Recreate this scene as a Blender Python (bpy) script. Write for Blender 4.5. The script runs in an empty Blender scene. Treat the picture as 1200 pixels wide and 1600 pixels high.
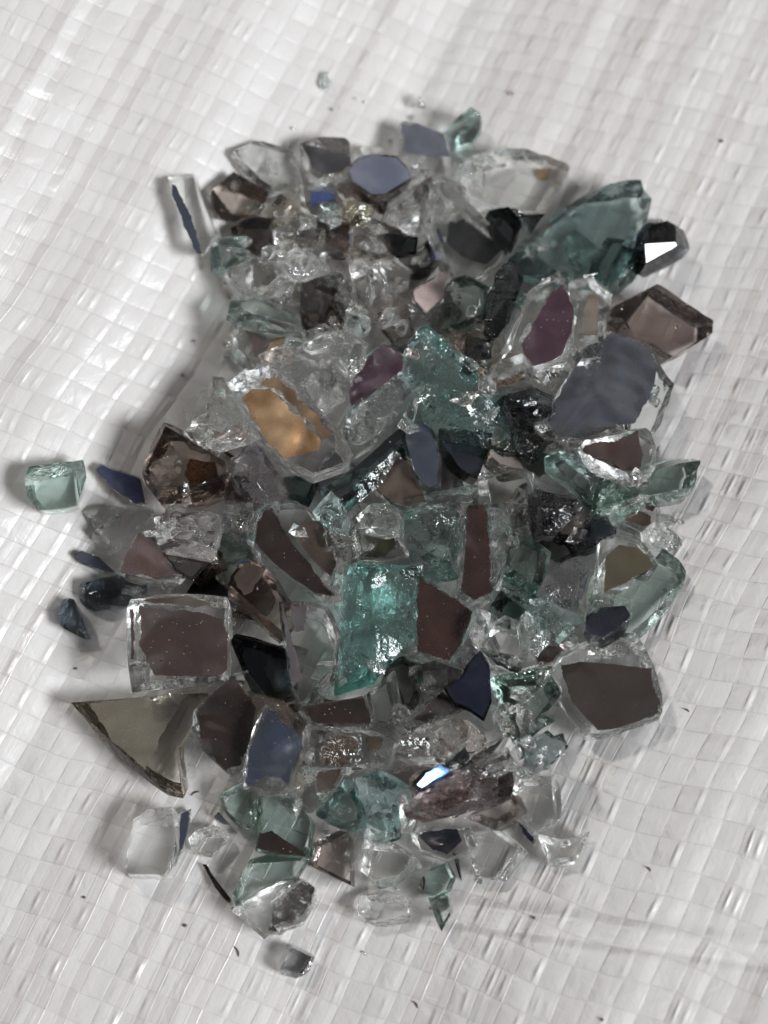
import bpy, bmesh, math, random
import numpy as np
from mathutils import Vector, Matrix, Euler
from mathutils import noise as mnoise
from mathutils.geometry import convex_hull_2d

P_KEY = 4.6          # W, lamp
P_WORLD = 0.52
P_FILL = 80
P_FSTOP = 25.0
P_SPL = 175
P_DUST = 50

# kind, glass, thickness(mm), rough(0..1), label, outline, coats, opts
SHARDS = [
# ---------- loose bits round the heap
('crumb','teal',1.0,.6,'tiny dark teal crumb lying alone on the sheet above the heap',[(503,112),(515,110),(518,124),(510,131),(502,126)],[],{}),
('crumb','clear',1.0,.8,'tiny clear crumb sparkling white, alone above the slate blue mirror shard',[(655,152),(668,150),(672,160),(665,172),(654,168)],[],{'flash':1}),
('shard','clear',1.6,.15,'flat clear flake at the upper edge of the heap behind a dark curved sliver',[(364,232),(400,215),(470,230),(480,290),(430,300),(380,262)],[],{'lie':1}),
('sliver','smoke',1.0,.2,'long thin dark sliver like a curved hair at the upper edge of the heap',[(360,232),(366,238),(395,268),(424,290),(424,299),(398,282),(370,250)],[],{'lie':1}),
('shard','palebrown',1.8,.3,'pale brownish see-through flake beside the dark curved sliver',[(330,300),(365,268),(395,285),(420,300),(410,330),(380,350),(350,345),(335,325)],[],{'lie':1}),
('mirror','clear',2.4,.3,'clear shard with a long slate blue dagger of coating, farthest up beside the bright sheet',[(255,265),(300,262),(312,280),(330,330),(345,365),(318,402),(308,395),(280,320),(266,285)],[('slateblue',[(268,286),(275,290),(297,335),(315,397),(306,394),(285,345),(269,306)])],{}),
('shard','aqua',2.0,.5,'pale aqua shard by the pale brown flake at the upper edge of the heap',[(330,378),(352,370),(388,366),(382,400),(352,425),(333,437),(330,410)],[],{}),
('shard','paleaqua',3.4,.35,'pale aqua block with a bright corner, lying apart on the sheet beyond the indigo shard',[(38,748),(45,728),(95,722),(130,718),(135,745),(122,790),(60,797),(42,775)],[],{'lie':1}),
('crumb','clear',1.2,.7,'clear crumb on the sheet under the pale aqua block',[(128,800),(160,786),(196,792),(188,822),(150,832)],[],{'lie':1}),
('shard','clear',2.2,.5,'clear shard lying on the sheet between the slate sliver and the grey clear block',[(140,835),(190,792),(240,792),(245,832),(205,852),(170,868)],[],{'lie':1}),
('mirror','clear',1.2,.2,'narrow slate blue sliver above the two smoky blue shards',[(116,866),(127,860),(155,870),(188,897),(165,897),(130,882)],[('slateblue',[(118,867),(128,862),(155,872),(184,896),(165,894),(130,880)])],{'lie':1}),
('shard','smokeblue',2.2,.5,'wide smoky blue shard under the slate sliver, beside the red brown shard',[(118,912),(140,895),(200,893),(230,905),(228,925),(190,940),(140,945),(120,935)],[],{'lie':1}),
('shard','smokeblue',2.0,.45,'pointed smoky blue shard farthest out below the wide smoky blue one',[(82,950),(100,930),(125,942),(132,960),(145,1000),(115,995),(85,970)],[],{'lie':1}),
('mirror','clear',1.0,.2,'thin grey blue sliver standing beside the clear rectangular block',[(281,1270),(299,1263),(292,1310),(272,1354),(276,1312)],[('slateblue',[(283,1271),(296,1266),(290,1309),(274,1350),(278,1311)])],{'lie':1}),
('shard','clear',3.2,.7,'clear rectangular block below the olive triangle, with a bright caustic beside it',[(193,1350),(208,1280),(230,1265),(282,1258),(284,1300),(274,1350),(262,1368),(200,1365)],[],{'lie':1}),
('shard','clear',1.8,.7,'clear bluish shard with scratched fracture lines above the dark splinter',[(288,1312),(320,1285),(345,1290),(357,1308),(330,1340),(300,1336)],[],{'lie':1}),
('mirror','clear',.9,.1,'small slate blue chip beside the upper pale aqua shard',[(334,1276),(341,1267),(362,1290),(350,1289)],[('slateblue',[(335,1276),(341,1269),(360,1289),(350,1288)])],{'lie':1}),
('splinter','darkbrown',.9,.2,'thin dark brown splinter lying on the sheet beside the lowest aqua shard',[(316,1350),(323,1350),(331,1366),(344,1383),(361,1405),(359,1411),(348,1402),(335,1385),(326,1368)],[],{'lie':1}),
('shard','smokegrey',2.0,.4,'matt grey shard lying alone on the sheet lowest of all',[(435,1510),(445,1488),(460,1478),(495,1495),(485,1520),(465,1533),(440,1525)],[],{'lie':1}),
('shard','clear',1.6,.6,'clear shard beyond the lower clear slab, glinting on the sheet at its tip',[(838,1300),(880,1312),(922,1298),(900,1345),(858,1350)],[],{'lie':1}),
('shard','clear',1.6,.5,'wide clear flake lying on the sheet below the striated violet brown shard',[(722,1305),(775,1288),(828,1330),(790,1378),(742,1370)],[],{'lie':1}),
('shard','clear',1.4,.5,'clear flake lying on the sheet under the pale rose brown shard',[(560,1400),(600,1388),(645,1405),(640,1445),(590,1450),(558,1430)],[],{'lie':1}),
('shard','dullgreen',1.6,.4,'dull grey green shard lowest of two under the dark needle',[(668,1402),(700,1395),(704,1430),(690,1456),(676,1424)],[],{'lie':1}),
('shard','dullgreen',2.2,.4,'dull grey green rounded shard above another like it, beside a brown chip',[(662,1395),(667,1360),(700,1345),(713,1370),(705,1392),(682,1401)],[],{'lie':1}),
('shard','brown',1.2,.3,'tiny dark brown chip against the rounded grey green shard',[(653,1385),(663,1365),(666,1380),(660,1398)],[],{'lie':1}),
('sliver','navy',.8,.1,'dark needle pointing down from the navy patch at the lower edge of the heap',[(707,1334),(714,1337),(722,1374),(718,1371)],[],{'lie':1}),
# ---------- upper rim
('shard','aqua',2.6,.8,'pale aqua knobbly shard with white glints behind the slate blue mirror shard',[(685,199),(700,182),(722,176),(735,168),(748,172),(746,190),(734,212),(716,222),(700,230),(690,216)],[],{}),
('shard','clear',2.6,.35,'large clear oval shard at the top of the heap, beside the big teal shard',[(712,258),(740,235),(775,226),(820,230),(893,256),(890,268),(862,312),(846,330),(812,330),(760,318),(728,295)],[('ochre',[(838,262),(866,262),(858,282),(842,280)])],{'under':1,'tilt':(4,-6)}),
('mirror','clear',2.6,.2,'clear mirror shard with a slate blue jagged coating, topmost in the heap',[(620,200),(628,189),(650,191),(692,207),(700,225),(708,262),(708,276),(672,278),(630,262),(621,245)],[('slate',[(627,193),(640,196),(652,193),(688,208),(696,222),(704,246),(668,244),(628,236),(633,222),(627,208)])],{'tilt':(4,8)}),
('mirror','clear',3.0,.35,'clear block with a charcoal coated face and a white glinting rim above it',[(466,222),(490,214),(540,215),(553,228),(556,262),(530,282),(505,286),(480,270),(468,250)],[('charcoal',[(470,224),(500,232),(547,244),(548,258),(530,268),(505,272),(488,262),(482,245)])],{'tilt':(0,6)}),
('mirror','clear',2.4,.2,'rounded shard coated dusty blue all over, under the slate blue mirror shard',[(540,265),(560,245),(580,240),(620,243),(642,265),(647,279),(600,307),(578,308),(550,287)],[('dustblue',[(544,265),(561,248),(580,243),(618,246),(638,265),(642,277),(600,303),(580,304),(554,285)])],{'tilt':(2,5)}),
('chunk','paleyellow',2.4,.8,'pale yellowish clear chunk at the upper edge of the heap',[(424,296),(440,270),(460,280),(470,310),(485,322),(450,336),(420,342),(413,330)],[],{}),
('mirror','clear',2.2,.4,'small clear shard with a bright blue coated face, under the charcoal coated block',[(468,290),(500,284),(540,295),(546,312),(535,335),(490,336),(470,322)],[('brightblue',[(484,300),(502,297),(526,303),(524,312),(500,318),(485,325)])],{'flash':.5}),
('chunk','aqua',2.0,.6,'small aqua chunk against the bright blue coated shard',[(490,320),(525,313),(533,332),(508,342),(490,336)],[],{}),
('chunk','paleyellow',2.6,.8,'rounded straw yellow chunk below the dusty blue shard',[(535,312),(545,300),(575,308),(584,330),(570,348),(545,347),(534,330)],[],{}),
('shard','brown',2.4,.3,'small dark brown wedge between two clear shards under the slate blue mirror shard',[(654,281),(674,273),(676,300),(660,322)],[],{}),
('chunk','clear',3.2,1,'clear chunk with combed white fracture lines below the dusty blue shard',[(570,357),(585,330),(600,308),(655,277),(664,300),(656,330),(620,351),(590,360)],[],{}),
('shard','navy',2.0,.3,'dark navy shard under the edge of the large clear oval',[(765,330),(795,324),(818,350),(806,388),(780,360)],[],{}),
('shard','navy',2.0,.3,'small black shard between the clear oval and the big teal shard',[(812,335),(852,334),(832,362)],[],{}),
('chunk','navy',3.0,.9,'black glass chunk in the shade below the big teal shard',[(765,460),(790,402),(812,398),(826,440),(800,500),(775,522),(760,500)],[],{}),
('shard','dullgreen',2.2,.4,'dull green shard beneath the tip of the large clear quadrilateral',[(700,440),(740,428),(776,448),(772,490),(740,515),(704,510),(694,480)],[],{}),
('mirror','clear',4.0,.45,'large clear quadrilateral with a dark slate underside and white glints',[(668,282),(700,284),(745,328),(802,386),(782,412),(742,442),(702,432),(690,382),(668,342),(660,322)],[('charcoal',[(700,345),(725,340),(790,388),(762,415),(722,402),(696,380)])],{'under':1,'tilt':(10,-6)}),
('shard','teal',3.6,.5,'big dark teal shard with ridged layers jutting out beyond the plum wedge',[(800,406),(812,375),(850,335),(905,297),(950,291),(975,285),(997,285),(1001,300),(1013,313),(992,345),(985,378),(950,420),(930,442),(880,442),(830,427),(810,419)],[],{'tilt':(-6,6)}),
('shard','aquateal',2.6,.6,'lighter green teal shard over the lower edge of the big dark teal shard',[(925,406),(955,370),(985,378),(1012,400),(1000,440),(962,466),(935,442)],[],{}),
('chunk','clear',1.6,.5,'small clear chip tucked against the shiny navy shard',[(998,362),(1030,334),(1042,345),(1022,360),(1005,388)],[],{}),
('shard','navyblue',2.8,.85,'glossy navy shard with a big white reflection beside the big teal shard',[(1000,405),(1012,370),(1025,352),(1050,349),(1076,364),(1085,388),(1083,408),(1055,423),(1015,438),(1002,430)],[],{'flash':1}),
('shard','rosebrown',3.4,.35,'rosy brown see-through block below the glossy navy shard',[(953,482),(985,455),(1018,442),(1050,460),(1110,500),(1109,519),(1050,553),(1035,546),(1020,532),(970,522)],[],{'tilt':(6,2)}),
# ---------- upper centre
('shard','brown',2.4,.4,'dark brown chip at the edge of the heap beside the pale aqua shard',[(362,357),(395,339),(434,344),(432,374),(400,392),(368,377)],[],{}),
('shard','greyclear',2.2,.3,'flat grey clear shard with a dark dash on it, above the sparkling clear chunk',[(428,346),(470,334),(508,350),(490,377),(450,387),(428,372)],[],{}),
('mirror','palebrown',2.6,.3,'pale brown shard with a brown coated end under the straw yellow chunk',[(496,350),(550,337),(600,344),(642,362),(617,396),(580,407),(545,392),(518,376)],[('brown',[(520,352),(550,343),(556,375),(545,387),(522,372)])],{}),
('chunk','clear',2.6,.6,'clear wedge over the end of the pale brown coated shard',[(556,347),(607,350),(627,376),(592,402),(560,392)],[],{}),
('shard','navy',2.0,.3,'black shard showing between clear pieces beneath the combed clear chunk',[(594,364),(652,371),(648,402),(620,402),(600,387)],[],{}),
('mirror','smoke',2.6,.4,'smoky violet shard with an indigo coated corner beside the large clear quadrilateral',[(638,432),(650,390),(681,363),(692,400),(682,422),(655,434)],[('indigo',[(678,366),(687,374),(687,402),(672,410)])],{}),
('chunk','clear',2.8,.9,'round clear chunk with a dark core beside the smoky violet shard',[(578,406),(610,389),(642,410),(632,441),(600,452),(583,430)],[],{}),
('chunk','clear',2.6,1,'sparkling clear chunk with many white glints near the upper edge',[(428,386),(470,374),(507,374),(517,396),(480,414),(438,411)],[],{}),
('shard','greyclear',2.2,.5,'grey clear shard under the sparkling clear chunk',[(474,412),(510,394),(547,395),(562,420),(535,442),(488,441)],[],{}),
('shard','greyclear',2.2,.4,'pale grey clear shard at the upper rim below the pale aqua shard',[(344,432),(385,400),(427,409),(442,430),(415,457),(368,461)],[],{}),
('shard','greyclear',2.4,.3,'clear wedge with a black dash, upright beside the brown wedge',[(428,430),(470,428),(473,480),(450,472),(433,456)],[],{}),
('shard','brown',2.8,.3,'brown wedge standing beside the clear wedge with a black dash',[(471,430),(516,450),(522,460),(502,502),(485,542),(468,500)],[],{}),
('shard','greyclear',2.4,.5,'grey clear shard with curved streaks in the middle of the upper heap',[(503,447),(545,430),(572,465),(562,497),(530,482)],[],{}),
('shard','greyclear',2.4,.5,'narrow grey shard between the streaked shard and the round clear chunk',[(545,412),(577,404),(592,450),(577,482),(555,470)],[],{}),
('shard','brown',2.2,.4,'small dark brown triangle under the streaked grey clear shard',[(498,502),(515,459),(542,490),(520,512)],[],{}),
('shard','paleaqua',2.0,.3,'pale clear flake overlapping the brown coated shard at the rim',[(368,456),(415,457),(447,475),(482,510),(475,522),(430,517),(390,500),(362,480)],[],{}),
('chunk','palebrown',3.0,.8,'brownish clear chunk above the plum flake',[(583,472),(605,449),(642,464),(647,490),(620,512),(594,507),(578,490)],[],{}),
('chunk','brown',2.0,.8,'small brown chunk between the plum flake and the rosy mirror chip',[(598,512),(646,489),(653,520),(620,533)],[],{}),
('shard','navy',2.0,.3,'dark shard glimpsed beneath the tip of the clear wedge beside the plum coating',[(733,525),(766,534),(768,560),(745,582),(728,560)],[],{}),
('chunk','amber',2.2,.8,'amber glinting chunk under the plum coated wedge',[(752,580),(800,553),(818,570),(824,592),(780,607)],[],{'flash':.3}),
('mirror','clear',3.0,.4,'clear shard with brown coating and golden glints at the rim, above the golden slab',[(358,520),(364,495),(385,489),(420,494),(470,509),(480,520),(452,532),(422,562),(400,577),(376,566),(358,550)],[('rust',[(380,493),(420,500),(450,510),(440,530),(418,540),(400,562),(388,530)]),('gold',[(428,532),(450,521),(444,538),(416,566),(408,562)])],{'tilt':(-2,2)}),  # second patch is a golden glint painted as film; the brown is coating
('chunk','clear',3.0,1,'clear chunk with curved glints above the lumpy clear shard',[(468,542),(510,515),(555,504),(582,530),(572,572),(545,592),(520,562),(490,552)],[],{}),
('chunk','clear',3.4,.9,'lumpy clear shard beside the upper end of the golden slab',[(418,562),(455,544),(500,546),(530,568),(544,590),(532,620),(500,642),(480,627),(450,602),(423,582)],[],{}),
('mirror','clear',2.2,.15,'plum coated flake above the clear bar with golden glints',[(546,638),(542,610),(568,558),(600,535),(634,554),(630,582),(602,602),(577,627),(551,643)],[('plum',[(549,634),(546,611),(570,561),(600,538),(630,556),(627,580),(600,599),(575,623),(551,639)])],{'tilt':(-4,4)}),
('mirror','clear',2.0,.2,'rosy mirror chip with a bright face above the bright teal chunk',[(642,455),(655,444),(691,421),(702,429),(698,466),(665,494),(654,481),(644,470)],[('rose',[(646,456),(657,447),(690,425),(698,432),(694,464),(666,489),(657,479),(648,469)])],{'tilt':(6,4)}),
('chunk','smoke',2.0,.6,'small dark chunk just under the rosy mirror chip',[(660,496),(690,475),(705,485),(690,508)],[],{}),
('mirror','clear',3.4,.3,'frosted clear shard with bronze flecks between the plum wedge and the rosy brown block',[(888,432),(920,424),(957,460),(946,500),(939,557),(900,562),(888,540)],[('ochre',[(920,458),(936,464),(934,530),(906,522)])],{'under':1}),
('mirror','clear',3.2,.3,'clear wedge with a large plum coated face',[(750,580),(790,530),(812,465),(822,440),(855,419),(873,423),(886,440),(899,490),(895,520),(880,562),(835,575),(815,552),(790,562)],[('plum',[(880,443),(896,485),(893,515),(876,556),(835,572),(820,555),(815,540),(840,495),(860,460)])],{'tilt':(-5,6)}),
('mirror','clear',3.2,.2,'large slate grey mirror shard with bluish sheen and a clear rim',[(850,660),(872,610),(902,560),(935,529),(957,515),(1018,538),(1032,570),(1054,600),(1032,665),(1020,682),(1000,672),(950,670),(912,692),(872,690)],[('slategrey',[(854,657),(876,611),(905,562),(938,532),(956,519),(1017,542),(1026,575),(1019,610),(1000,645),(990,662),(940,668),(906,685),(872,682)])],{'tilt':(4,4)}),
('chunk','navy',3.0,.9,'black chunk beside the slate grey mirror shard, upper of two',[(798,610),(840,588),(884,604),(872,640),(830,662),(803,640)],[],{}),
('chunk','navy',2.8,.9,'black pointed chunk below its twin, touching the tip of the bright teal chunk',[(803,670),(830,655),(890,674),(872,690),(846,722),(813,712)],[],{}),
('chunk','clear',1.6,.6,'small arched clear chip between the black pointed chunk and the brown mirror triangle',[(866,702),(890,684),(917,689),(906,707),(880,708)],[],{}),
# ---------- left middle
('mirror','clear',1.6,.15,'indigo coated shard lying out beside the big smoky brown block',[(148,735),(158,724),(180,733),(222,746),(230,780),(232,791),(205,789),(174,766)],[('indigo',[(151,735),(159,727),(180,736),(219,748),(226,779),(228,787),(206,785),(177,764)])],{'lie':1}),
('mirror','greyclear',3.0,.7,'grey clear chunk with a narrow neck and amber underside, above the smoky brown block',[(323,632),(331,580),(350,576),(362,595),(377,630),(397,682),(365,692),(330,692),(300,682),(288,666),(300,650),(323,642)],[('amberfilm',[(335,667),(385,667),(372,688),(340,684)])],{'under':1}),
('shard','brown',2.4,.3,'dark brown bar behind the smoky brown block',[(296,676),(326,684),(364,712),(352,720),(318,700)],[],{}),
('shard','smokebrown',4.0,.45,'big smoky brown block with golden reflections along its lower edge',[(213,722),(223,690),(239,655),(275,656),(302,672),(332,690),(364,714),(357,737),(346,762),(310,777),(244,780),(223,752)],[('gold',[(296,716),(338,722),(344,756),(302,768),(288,742)])],{'tilt':(-5,-4),'under':1}),  # golden reflection painted as a film patch on the underside
('chunk','violetgrey',3.2,.6,'violet grey faceted chunk beside the smoky brown block',[(363,716),(385,685),(396,679),(457,745),(441,772),(420,777),(389,767),(368,747)],[],{}),
('shard','brown',2.2,.3,'small dark brown piece under the violet grey chunk',[(345,755),(372,746),(392,768),(372,784),(346,776)],[],{}),
('mirror','clear',4.4,.15,'long clear slab with a golden bronze coated face',[(353,597),(383,575),(420,571),(441,584),(532,674),(552,710),(547,727),(500,742),(485,749),(443,727),(418,690),(373,632)],[('gold',[(378,622),(395,608),(424,609),(502,688),(498,703),(443,717),(419,692),(394,652)]),('bronze',[(402,604),(414,590),(436,591),(521,679),(505,686),(428,606)])],{'tilt':(-3,0)}),
('chunk','clear',3.4,.5,'clear bar with golden glints between the golden slab and the bright teal chunk',[(533,677),(549,640),(600,604),(640,581),(657,604),(652,626),(606,671),(576,694),(549,692)],[],{'flash':.3}),
# ---------- centre
('shard','darkteal',2.6,.4,'dark teal shard in the shade under the golden slab',[(498,762),(545,740),(600,690),(640,660),(657,680),(612,722),(592,752),(540,802),(503,792)],[],{}),
('shard','darkteal',2.2,.4,'very dark green shard under the lower tip of the golden slab',[(438,777),(460,744),(498,754),(482,792)],[],{}),
('chunk','teal',2.4,.5,'teal chunk below the golden slab, beside the dark coated brown slab',[(478,792),(510,760),(532,790),(522,822),(498,817)],[],{}),
('shard','palebrown',2.4,.4,'pale brown clear shard beneath the flat navy shard',[(768,690),(810,688),(833,730),(790,737),(766,716)],[],{}),
('shard','greyclear',2.4,.4,'dull clear shard between the flat navy shard and the silvery chunk',[(748,740),(790,727),(832,740),(838,790),(800,802),(753,782)],[],{}),
('shard','greyclear',2.4,.5,'dull clear shard above the teal green block',[(638,780),(700,758),(747,760),(742,802),(660,812)],[],{}),
('shard','greyclear',2.0,.4,'small dull clear shard beside the silvery chunk',[(788,775),(826,785),(830,817),(798,827)],[],{}),
('mirror','clear',2.6,.2,'slate blue coated bar below the bright teal chunk',[(627,668),(650,653),(677,664),(693,710),(693,762),(670,768),(643,742),(632,700)],[('slateblue',[(632,671),(650,658),(671,667),(684,710),(684,758),(670,762),(648,738),(637,700)])],{'tilt':(2,4)}),
('mirror','clear',2.4,.1,'flat brown coated pebble shape beside the slate blue bar',[(583,762),(599,724),(622,703),(653,740),(668,787),(640,795),(609,787)],[('rustdark',[(586,760),(601,726),(622,707),(649,741),(664,784),(640,791),(611,783)])],{'tilt':(-3,2)}),
('mirror','navy',2.4,.1,'flat navy shard under the bright teal chunk',[(684,690),(690,666),(730,670),(770,679),(763,705),(757,725),(749,750),(735,744),(714,730)],[('navyfilm',[(687,690),(692,669),(730,673),(766,681),(759,705),(753,725),(747,745),(736,741),(716,728)])],{'tilt':(2,3)}),
('chunk','brightteal',4.4,.5,'bright teal chunk with glassy ripples at the centre of the upper heap',[(630,546),(638,520),(654,497),(675,493),(702,518),(732,568),(762,598),(792,630),(807,660),(802,682),(770,687),(720,677),(680,662),(658,636),(653,606),(638,581)],[],{'tilt':(-6,2)}),
# ---------- right middle
('shard','paleaqua',2.2,.3,'wide pale aqua pane with a rounded end lying under the olive coated slab',[(933,930),(1025,870),(1036,857),(1062,875),(1072,892),(1070,910),(1042,950),(992,1002),(960,992),(928,976)],[],{'lie':1}),
('shard','paleaqua',3.0,.5,'long pale aqua shard stretching out under the brown mirror triangle',[(958,730),(1000,735),(1030,708),(1060,701),(1086,711),(1090,725),(1079,766),(1050,774),(1000,772),(960,787),(935,802),(918,792),(923,760)],[],{}),
('shard','aqua',2.8,.6,'aqua bar with bright edge above the silvery chunk',[(851,716),(870,704),(906,714),(938,745),(927,772),(910,767),(884,742)],[],{}),
('mirror','clear',3.0,.35,'clear shard with a dark brown mirror triangle on it',[(902,702),(918,684),(960,666),(996,658),(1017,674),(1033,710),(1023,737),(985,748),(953,728),(917,717)],[('mauvebrown',[(908,702),(930,692),(965,688),(997,672),(1000,695),(1004,705),(999,737),(975,735),(945,718),(918,710)])],{'tilt':(3,4)}),
('mirror','clear',2.4,.35,'clear shard with two ragged brown patches under the long pale aqua shard',[(943,796),(1000,771),(1021,774),(1032,790),(1029,830),(1042,847),(1010,847),(958,822)],[('brown',[(970,810),(988,796),(1004,799),(1018,806),(1018,820),(1008,825),(985,817)]),('brown',[(1006,780),(1018,780),(1027,791),(1020,799),(1010,794)])],{}),
('crumb','clear',1.8,.9,'clear crumb with white glints at the tip of the shard with ragged brown patches',[(1020,822),(1035,807),(1056,825),(1072,849),(1055,852),(1024,847)],[],{}),
('mirror','clear',3.0,.35,'clear slab with an olive brown coated face, beside the navy chunk',[(932,920),(938,845),(965,833),(1007,848),(1030,886),(1012,907),(944,940)],[('olive',[(944,926),(947,868),(966,852),(1000,857),(1022,884),(995,900),(952,921)])],{'tilt':(3,2)}),
('chunk','navyblue',3.0,1,'navy chunk with shell-like bright ridges above the olive coated slab',[(913,815),(930,799),(950,799),(970,820),(967,836),(940,847),(932,862),(905,862),(893,845),(896,825)],[],{'flash':.3}),
('chunk','silver',3.4,1,'silvery grey chunk with crumpled shiny facets',[(823,760),(835,749),(860,759),(906,767),(914,790),(892,806),(866,832),(834,832),(826,800)],[],{'flash':.3}),
('shard','smoke',2.4,.4,'dark smoky wedge just below the silvery chunk',[(838,832),(870,826),(896,838),(902,862),(870,872),(846,856)],[],{}),
('shard','dullgreen',2.6,.4,'dull green shard between the coated brown bar and the silvery chunk',[(793,802),(822,789),(834,832),(802,853)],[],{}),
('shard','dullgreen',2.8,.4,'larger dull green shard above the sea green one',[(792,852),(820,838),(862,858),(852,902),(825,927),(787,902)],[],{}),
('shard','darkteal',2.4,.4,'dark green wedge beside the lower end of the coated brown bar',[(763,952),(785,918),(822,945),(833,962),(790,968)],[],{}),
('chunk','aquateal',2.8,.7,'sea green chunk with a bright rippled edge below the dull green shards',[(783,902),(800,888),(837,918),(843,952),(815,947),(788,927)],[],{}),
('chunk','greyclear',2.8,.5,'upright clear bar beside the olive coated slab',[(903,960),(914,905),(925,878),(942,850),(947,920),(930,962)],[],{}),
('chunk','violetgrey',3.2,.9,'pale violet grey chunk above the pale aqua chunk',[(838,932),(853,895),(880,869),(906,859),(927,880),(917,920),(900,952),(870,952),(848,947)],[],{}),
('mirror','smokeblue',2.4,.2,'slate dark coated shard lying over the wide pale aqua pane',[(912,992),(917,960),(945,948),(976,946),(985,960),(972,982),(940,1001)],[('navyfilm',[(916,989),(920,962),(946,952),(975,949),(981,960),(970,979),(940,996)])],{'tilt':(2,2)}),
('chunk','aqua',3.2,.9,'pale aqua chunk with a dark hollow, beside the slate dark shard',[(836,930),(870,923),(907,934),(922,960),(907,982),(880,1003),(848,987),(838,960)],[],{}),
# ---------- middle band
('mirror','greyclear',2.8,.4,'clear shard with a dark olive lower half beside the teal green block',[(556,826),(620,823),(643,870),(600,877),(558,873)],[('olivedark',[(561,837),(615,832),(620,850),(600,871),(565,870)])],{}),
('shard','greyclear',1.8,.4,'small grey clear shard beside the dark brown coated slab',[(508,830),(535,823),(557,845),(540,853),(514,853)],[],{}),
('chunk','greyclear',2.6,.7,'clear cup-shaped chunk above the olive coated shard',[(553,800),(575,783),(612,783),(627,800),(622,826),(600,833),(568,827)],[],{}),
('chunk','tealclear',3.6,.9,'teal green block with cracked sides beside the coated brown bar',[(638,800),(680,791),(724,794),(724,850),(717,902),(690,908),(658,892),(638,850)],[],{}),
('mirror','clear',3.4,.5,'tall clear bar with a dark brown coated stripe',[(713,932),(720,845),(728,784),(787,782),(797,810),(802,830),(787,900),(772,932),(740,947)],[('redbrown',[(720,925),(728,845),(732,789),(760,789),(765,850),(767,926),(742,938)])],{'tilt':(2,2)}),
('chunk','clear',3.0,1,'clear chunk full of white cracks above the dark brown coated slab',[(343,792),(365,763),(402,774),(402,800),(390,817),(360,832),(343,815)],[],{}),
('shard','paleaqua',2.4,.3,'pale clear shard just below the cracked clear chunk',[(343,836),(386,830),(402,870),(365,882),(346,888)],[],{}),
('chunk','clear',3.4,.5,'grey clear block with a white streak under the smoky brown block',[(238,786),(255,779),(342,781),(346,815),(332,842),(300,843),(248,833)],[],{}),
('mirror','clear',2.6,.15,'red brown translucent shard beside the smoky blue shard',[(186,897),(193,865),(213,831),(240,826),(248,850),(267,880),(288,899),(250,907),(200,901)],[('redbrown2',[(190,894),(197,866),(216,834),(239,830),(245,851),(264,881),(280,897),(250,903),(201,897)])],{'tilt':(-2,2)}),
('mirror','brown',2.6,.15,'dark brown coated shard overlapping the red brown one',[(245,846),(259,833),(290,830),(321,848),(346,859),(346,876),(319,888),(301,908),(273,892),(253,866)],[('darkbrown',[(249,846),(261,836),(290,834),(320,851),(342,861),(342,874),(317,884),(299,902),(276,889),(257,866)])],{'tilt':(-2,3)}),
('shard','navy',2.2,.2,'black navy triangle above the big speckled brown square',[(288,932),(314,894),(330,886),(361,934),(310,938)],[],{'tilt':(2,5)}),
('mirror','clear',3.2,.4,'dark brown coated slab with a second oval patch, above the large sea green block',[(383,842),(398,800),(419,783),(471,783),(502,808),(527,848),(537,880),(533,942),(500,942),(450,903),(398,873)],[('darkbrown',[(402,815),(424,793),(452,842),(478,874),(524,932),(492,927),(430,882),(398,846)]),('umber',[(462,826),(476,812),(500,815),(515,840),(525,880),(516,900),(482,868)])],{'tilt':(4,-2)}),
('mirror','palebrown',2.6,.25,'pale brown pane with a grey brown patch and an indigo corner',[(358,932),(360,900),(385,868),(440,898),(457,930),(482,962),(440,1003),(420,987),(393,957)],[('umber',[(366,900),(384,878),(415,890),(395,925),(380,930),(370,915)]),('indigo',[(368,886),(383,872),(394,876),(382,878)])],{'tilt':(2,2)}),
('mirror','clear',3.2,.25,'big speckled brown square with a clear chipped rim',[(198,950),(204,936),(260,928),(356,933),(363,955),(360,1062),(340,1073),(206,1083)],[('brown2',[(218,946),(290,953),(345,966),(356,990),(355,1045),(345,1055),(242,1055),(230,1033),(218,1005),(222,975)]),('brown2',[(202,952),(208,952),(209,1030),(204,1030)]),('umber',[(222,939),(290,931),(335,943),(300,948),(260,943)])],{'tilt':(0,2)}),
('shard','navy',2.8,.35,'black navy rounded shard beside the big speckled brown square',[(363,1005),(369,988),(395,991),(425,1003),(452,1018),(457,1077),(430,1085),(394,1080),(378,1041)],[],{}),
('mirror','clear',3.6,.4,'clear slab with a violet grey edge strip beside the large sea green block',[(436,940),(475,938),(512,948),(537,1000),(532,1062),(500,1098),(469,1098),(457,1072),(447,1012)],[('violetfilm',[(440,943),(447,960),(472,1060),(458,1073),(450,1020)]),('violetfilm',[(455,945),(480,948),(476,984),(462,988)])],{'tilt':(3,2)}),
('mirror','clear',3.4,.4,'dark red brown coated square beside the large sea green block',[(652,893),(680,903),(748,950),(738,987),(717,1038),(690,1038),(648,1022)],[('redbrown',[(656,904),(720,943),(738,957),(722,1000),(702,1032),(653,1018)])],{'tilt':(3,-2)}),
('chunk','brightaqua',4.6,.3,'large sea green block with ribbed fracture lines and a pale flat edge',[(510,1091),(522,985),(530,900),(541,879),(620,879),(657,873),(658,900),(653,960),(652,988),(617,1022),(602,1042),(572,1077),(520,1099)],[],{'tilt':(-2,-8)}),
('chunk','clear',2.8,1,'clear splintered chunk beside the dark red brown square',[(733,940),(767,948),(763,982),(747,1003),(733,987)],[],{}),
('shard','greyclear',2.6,.4,'dusky clear shard with a black notch above the navy strip',[(748,987),(790,963),(833,985),(823,1022),(800,1033),(758,1017)],[],{}),
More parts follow.
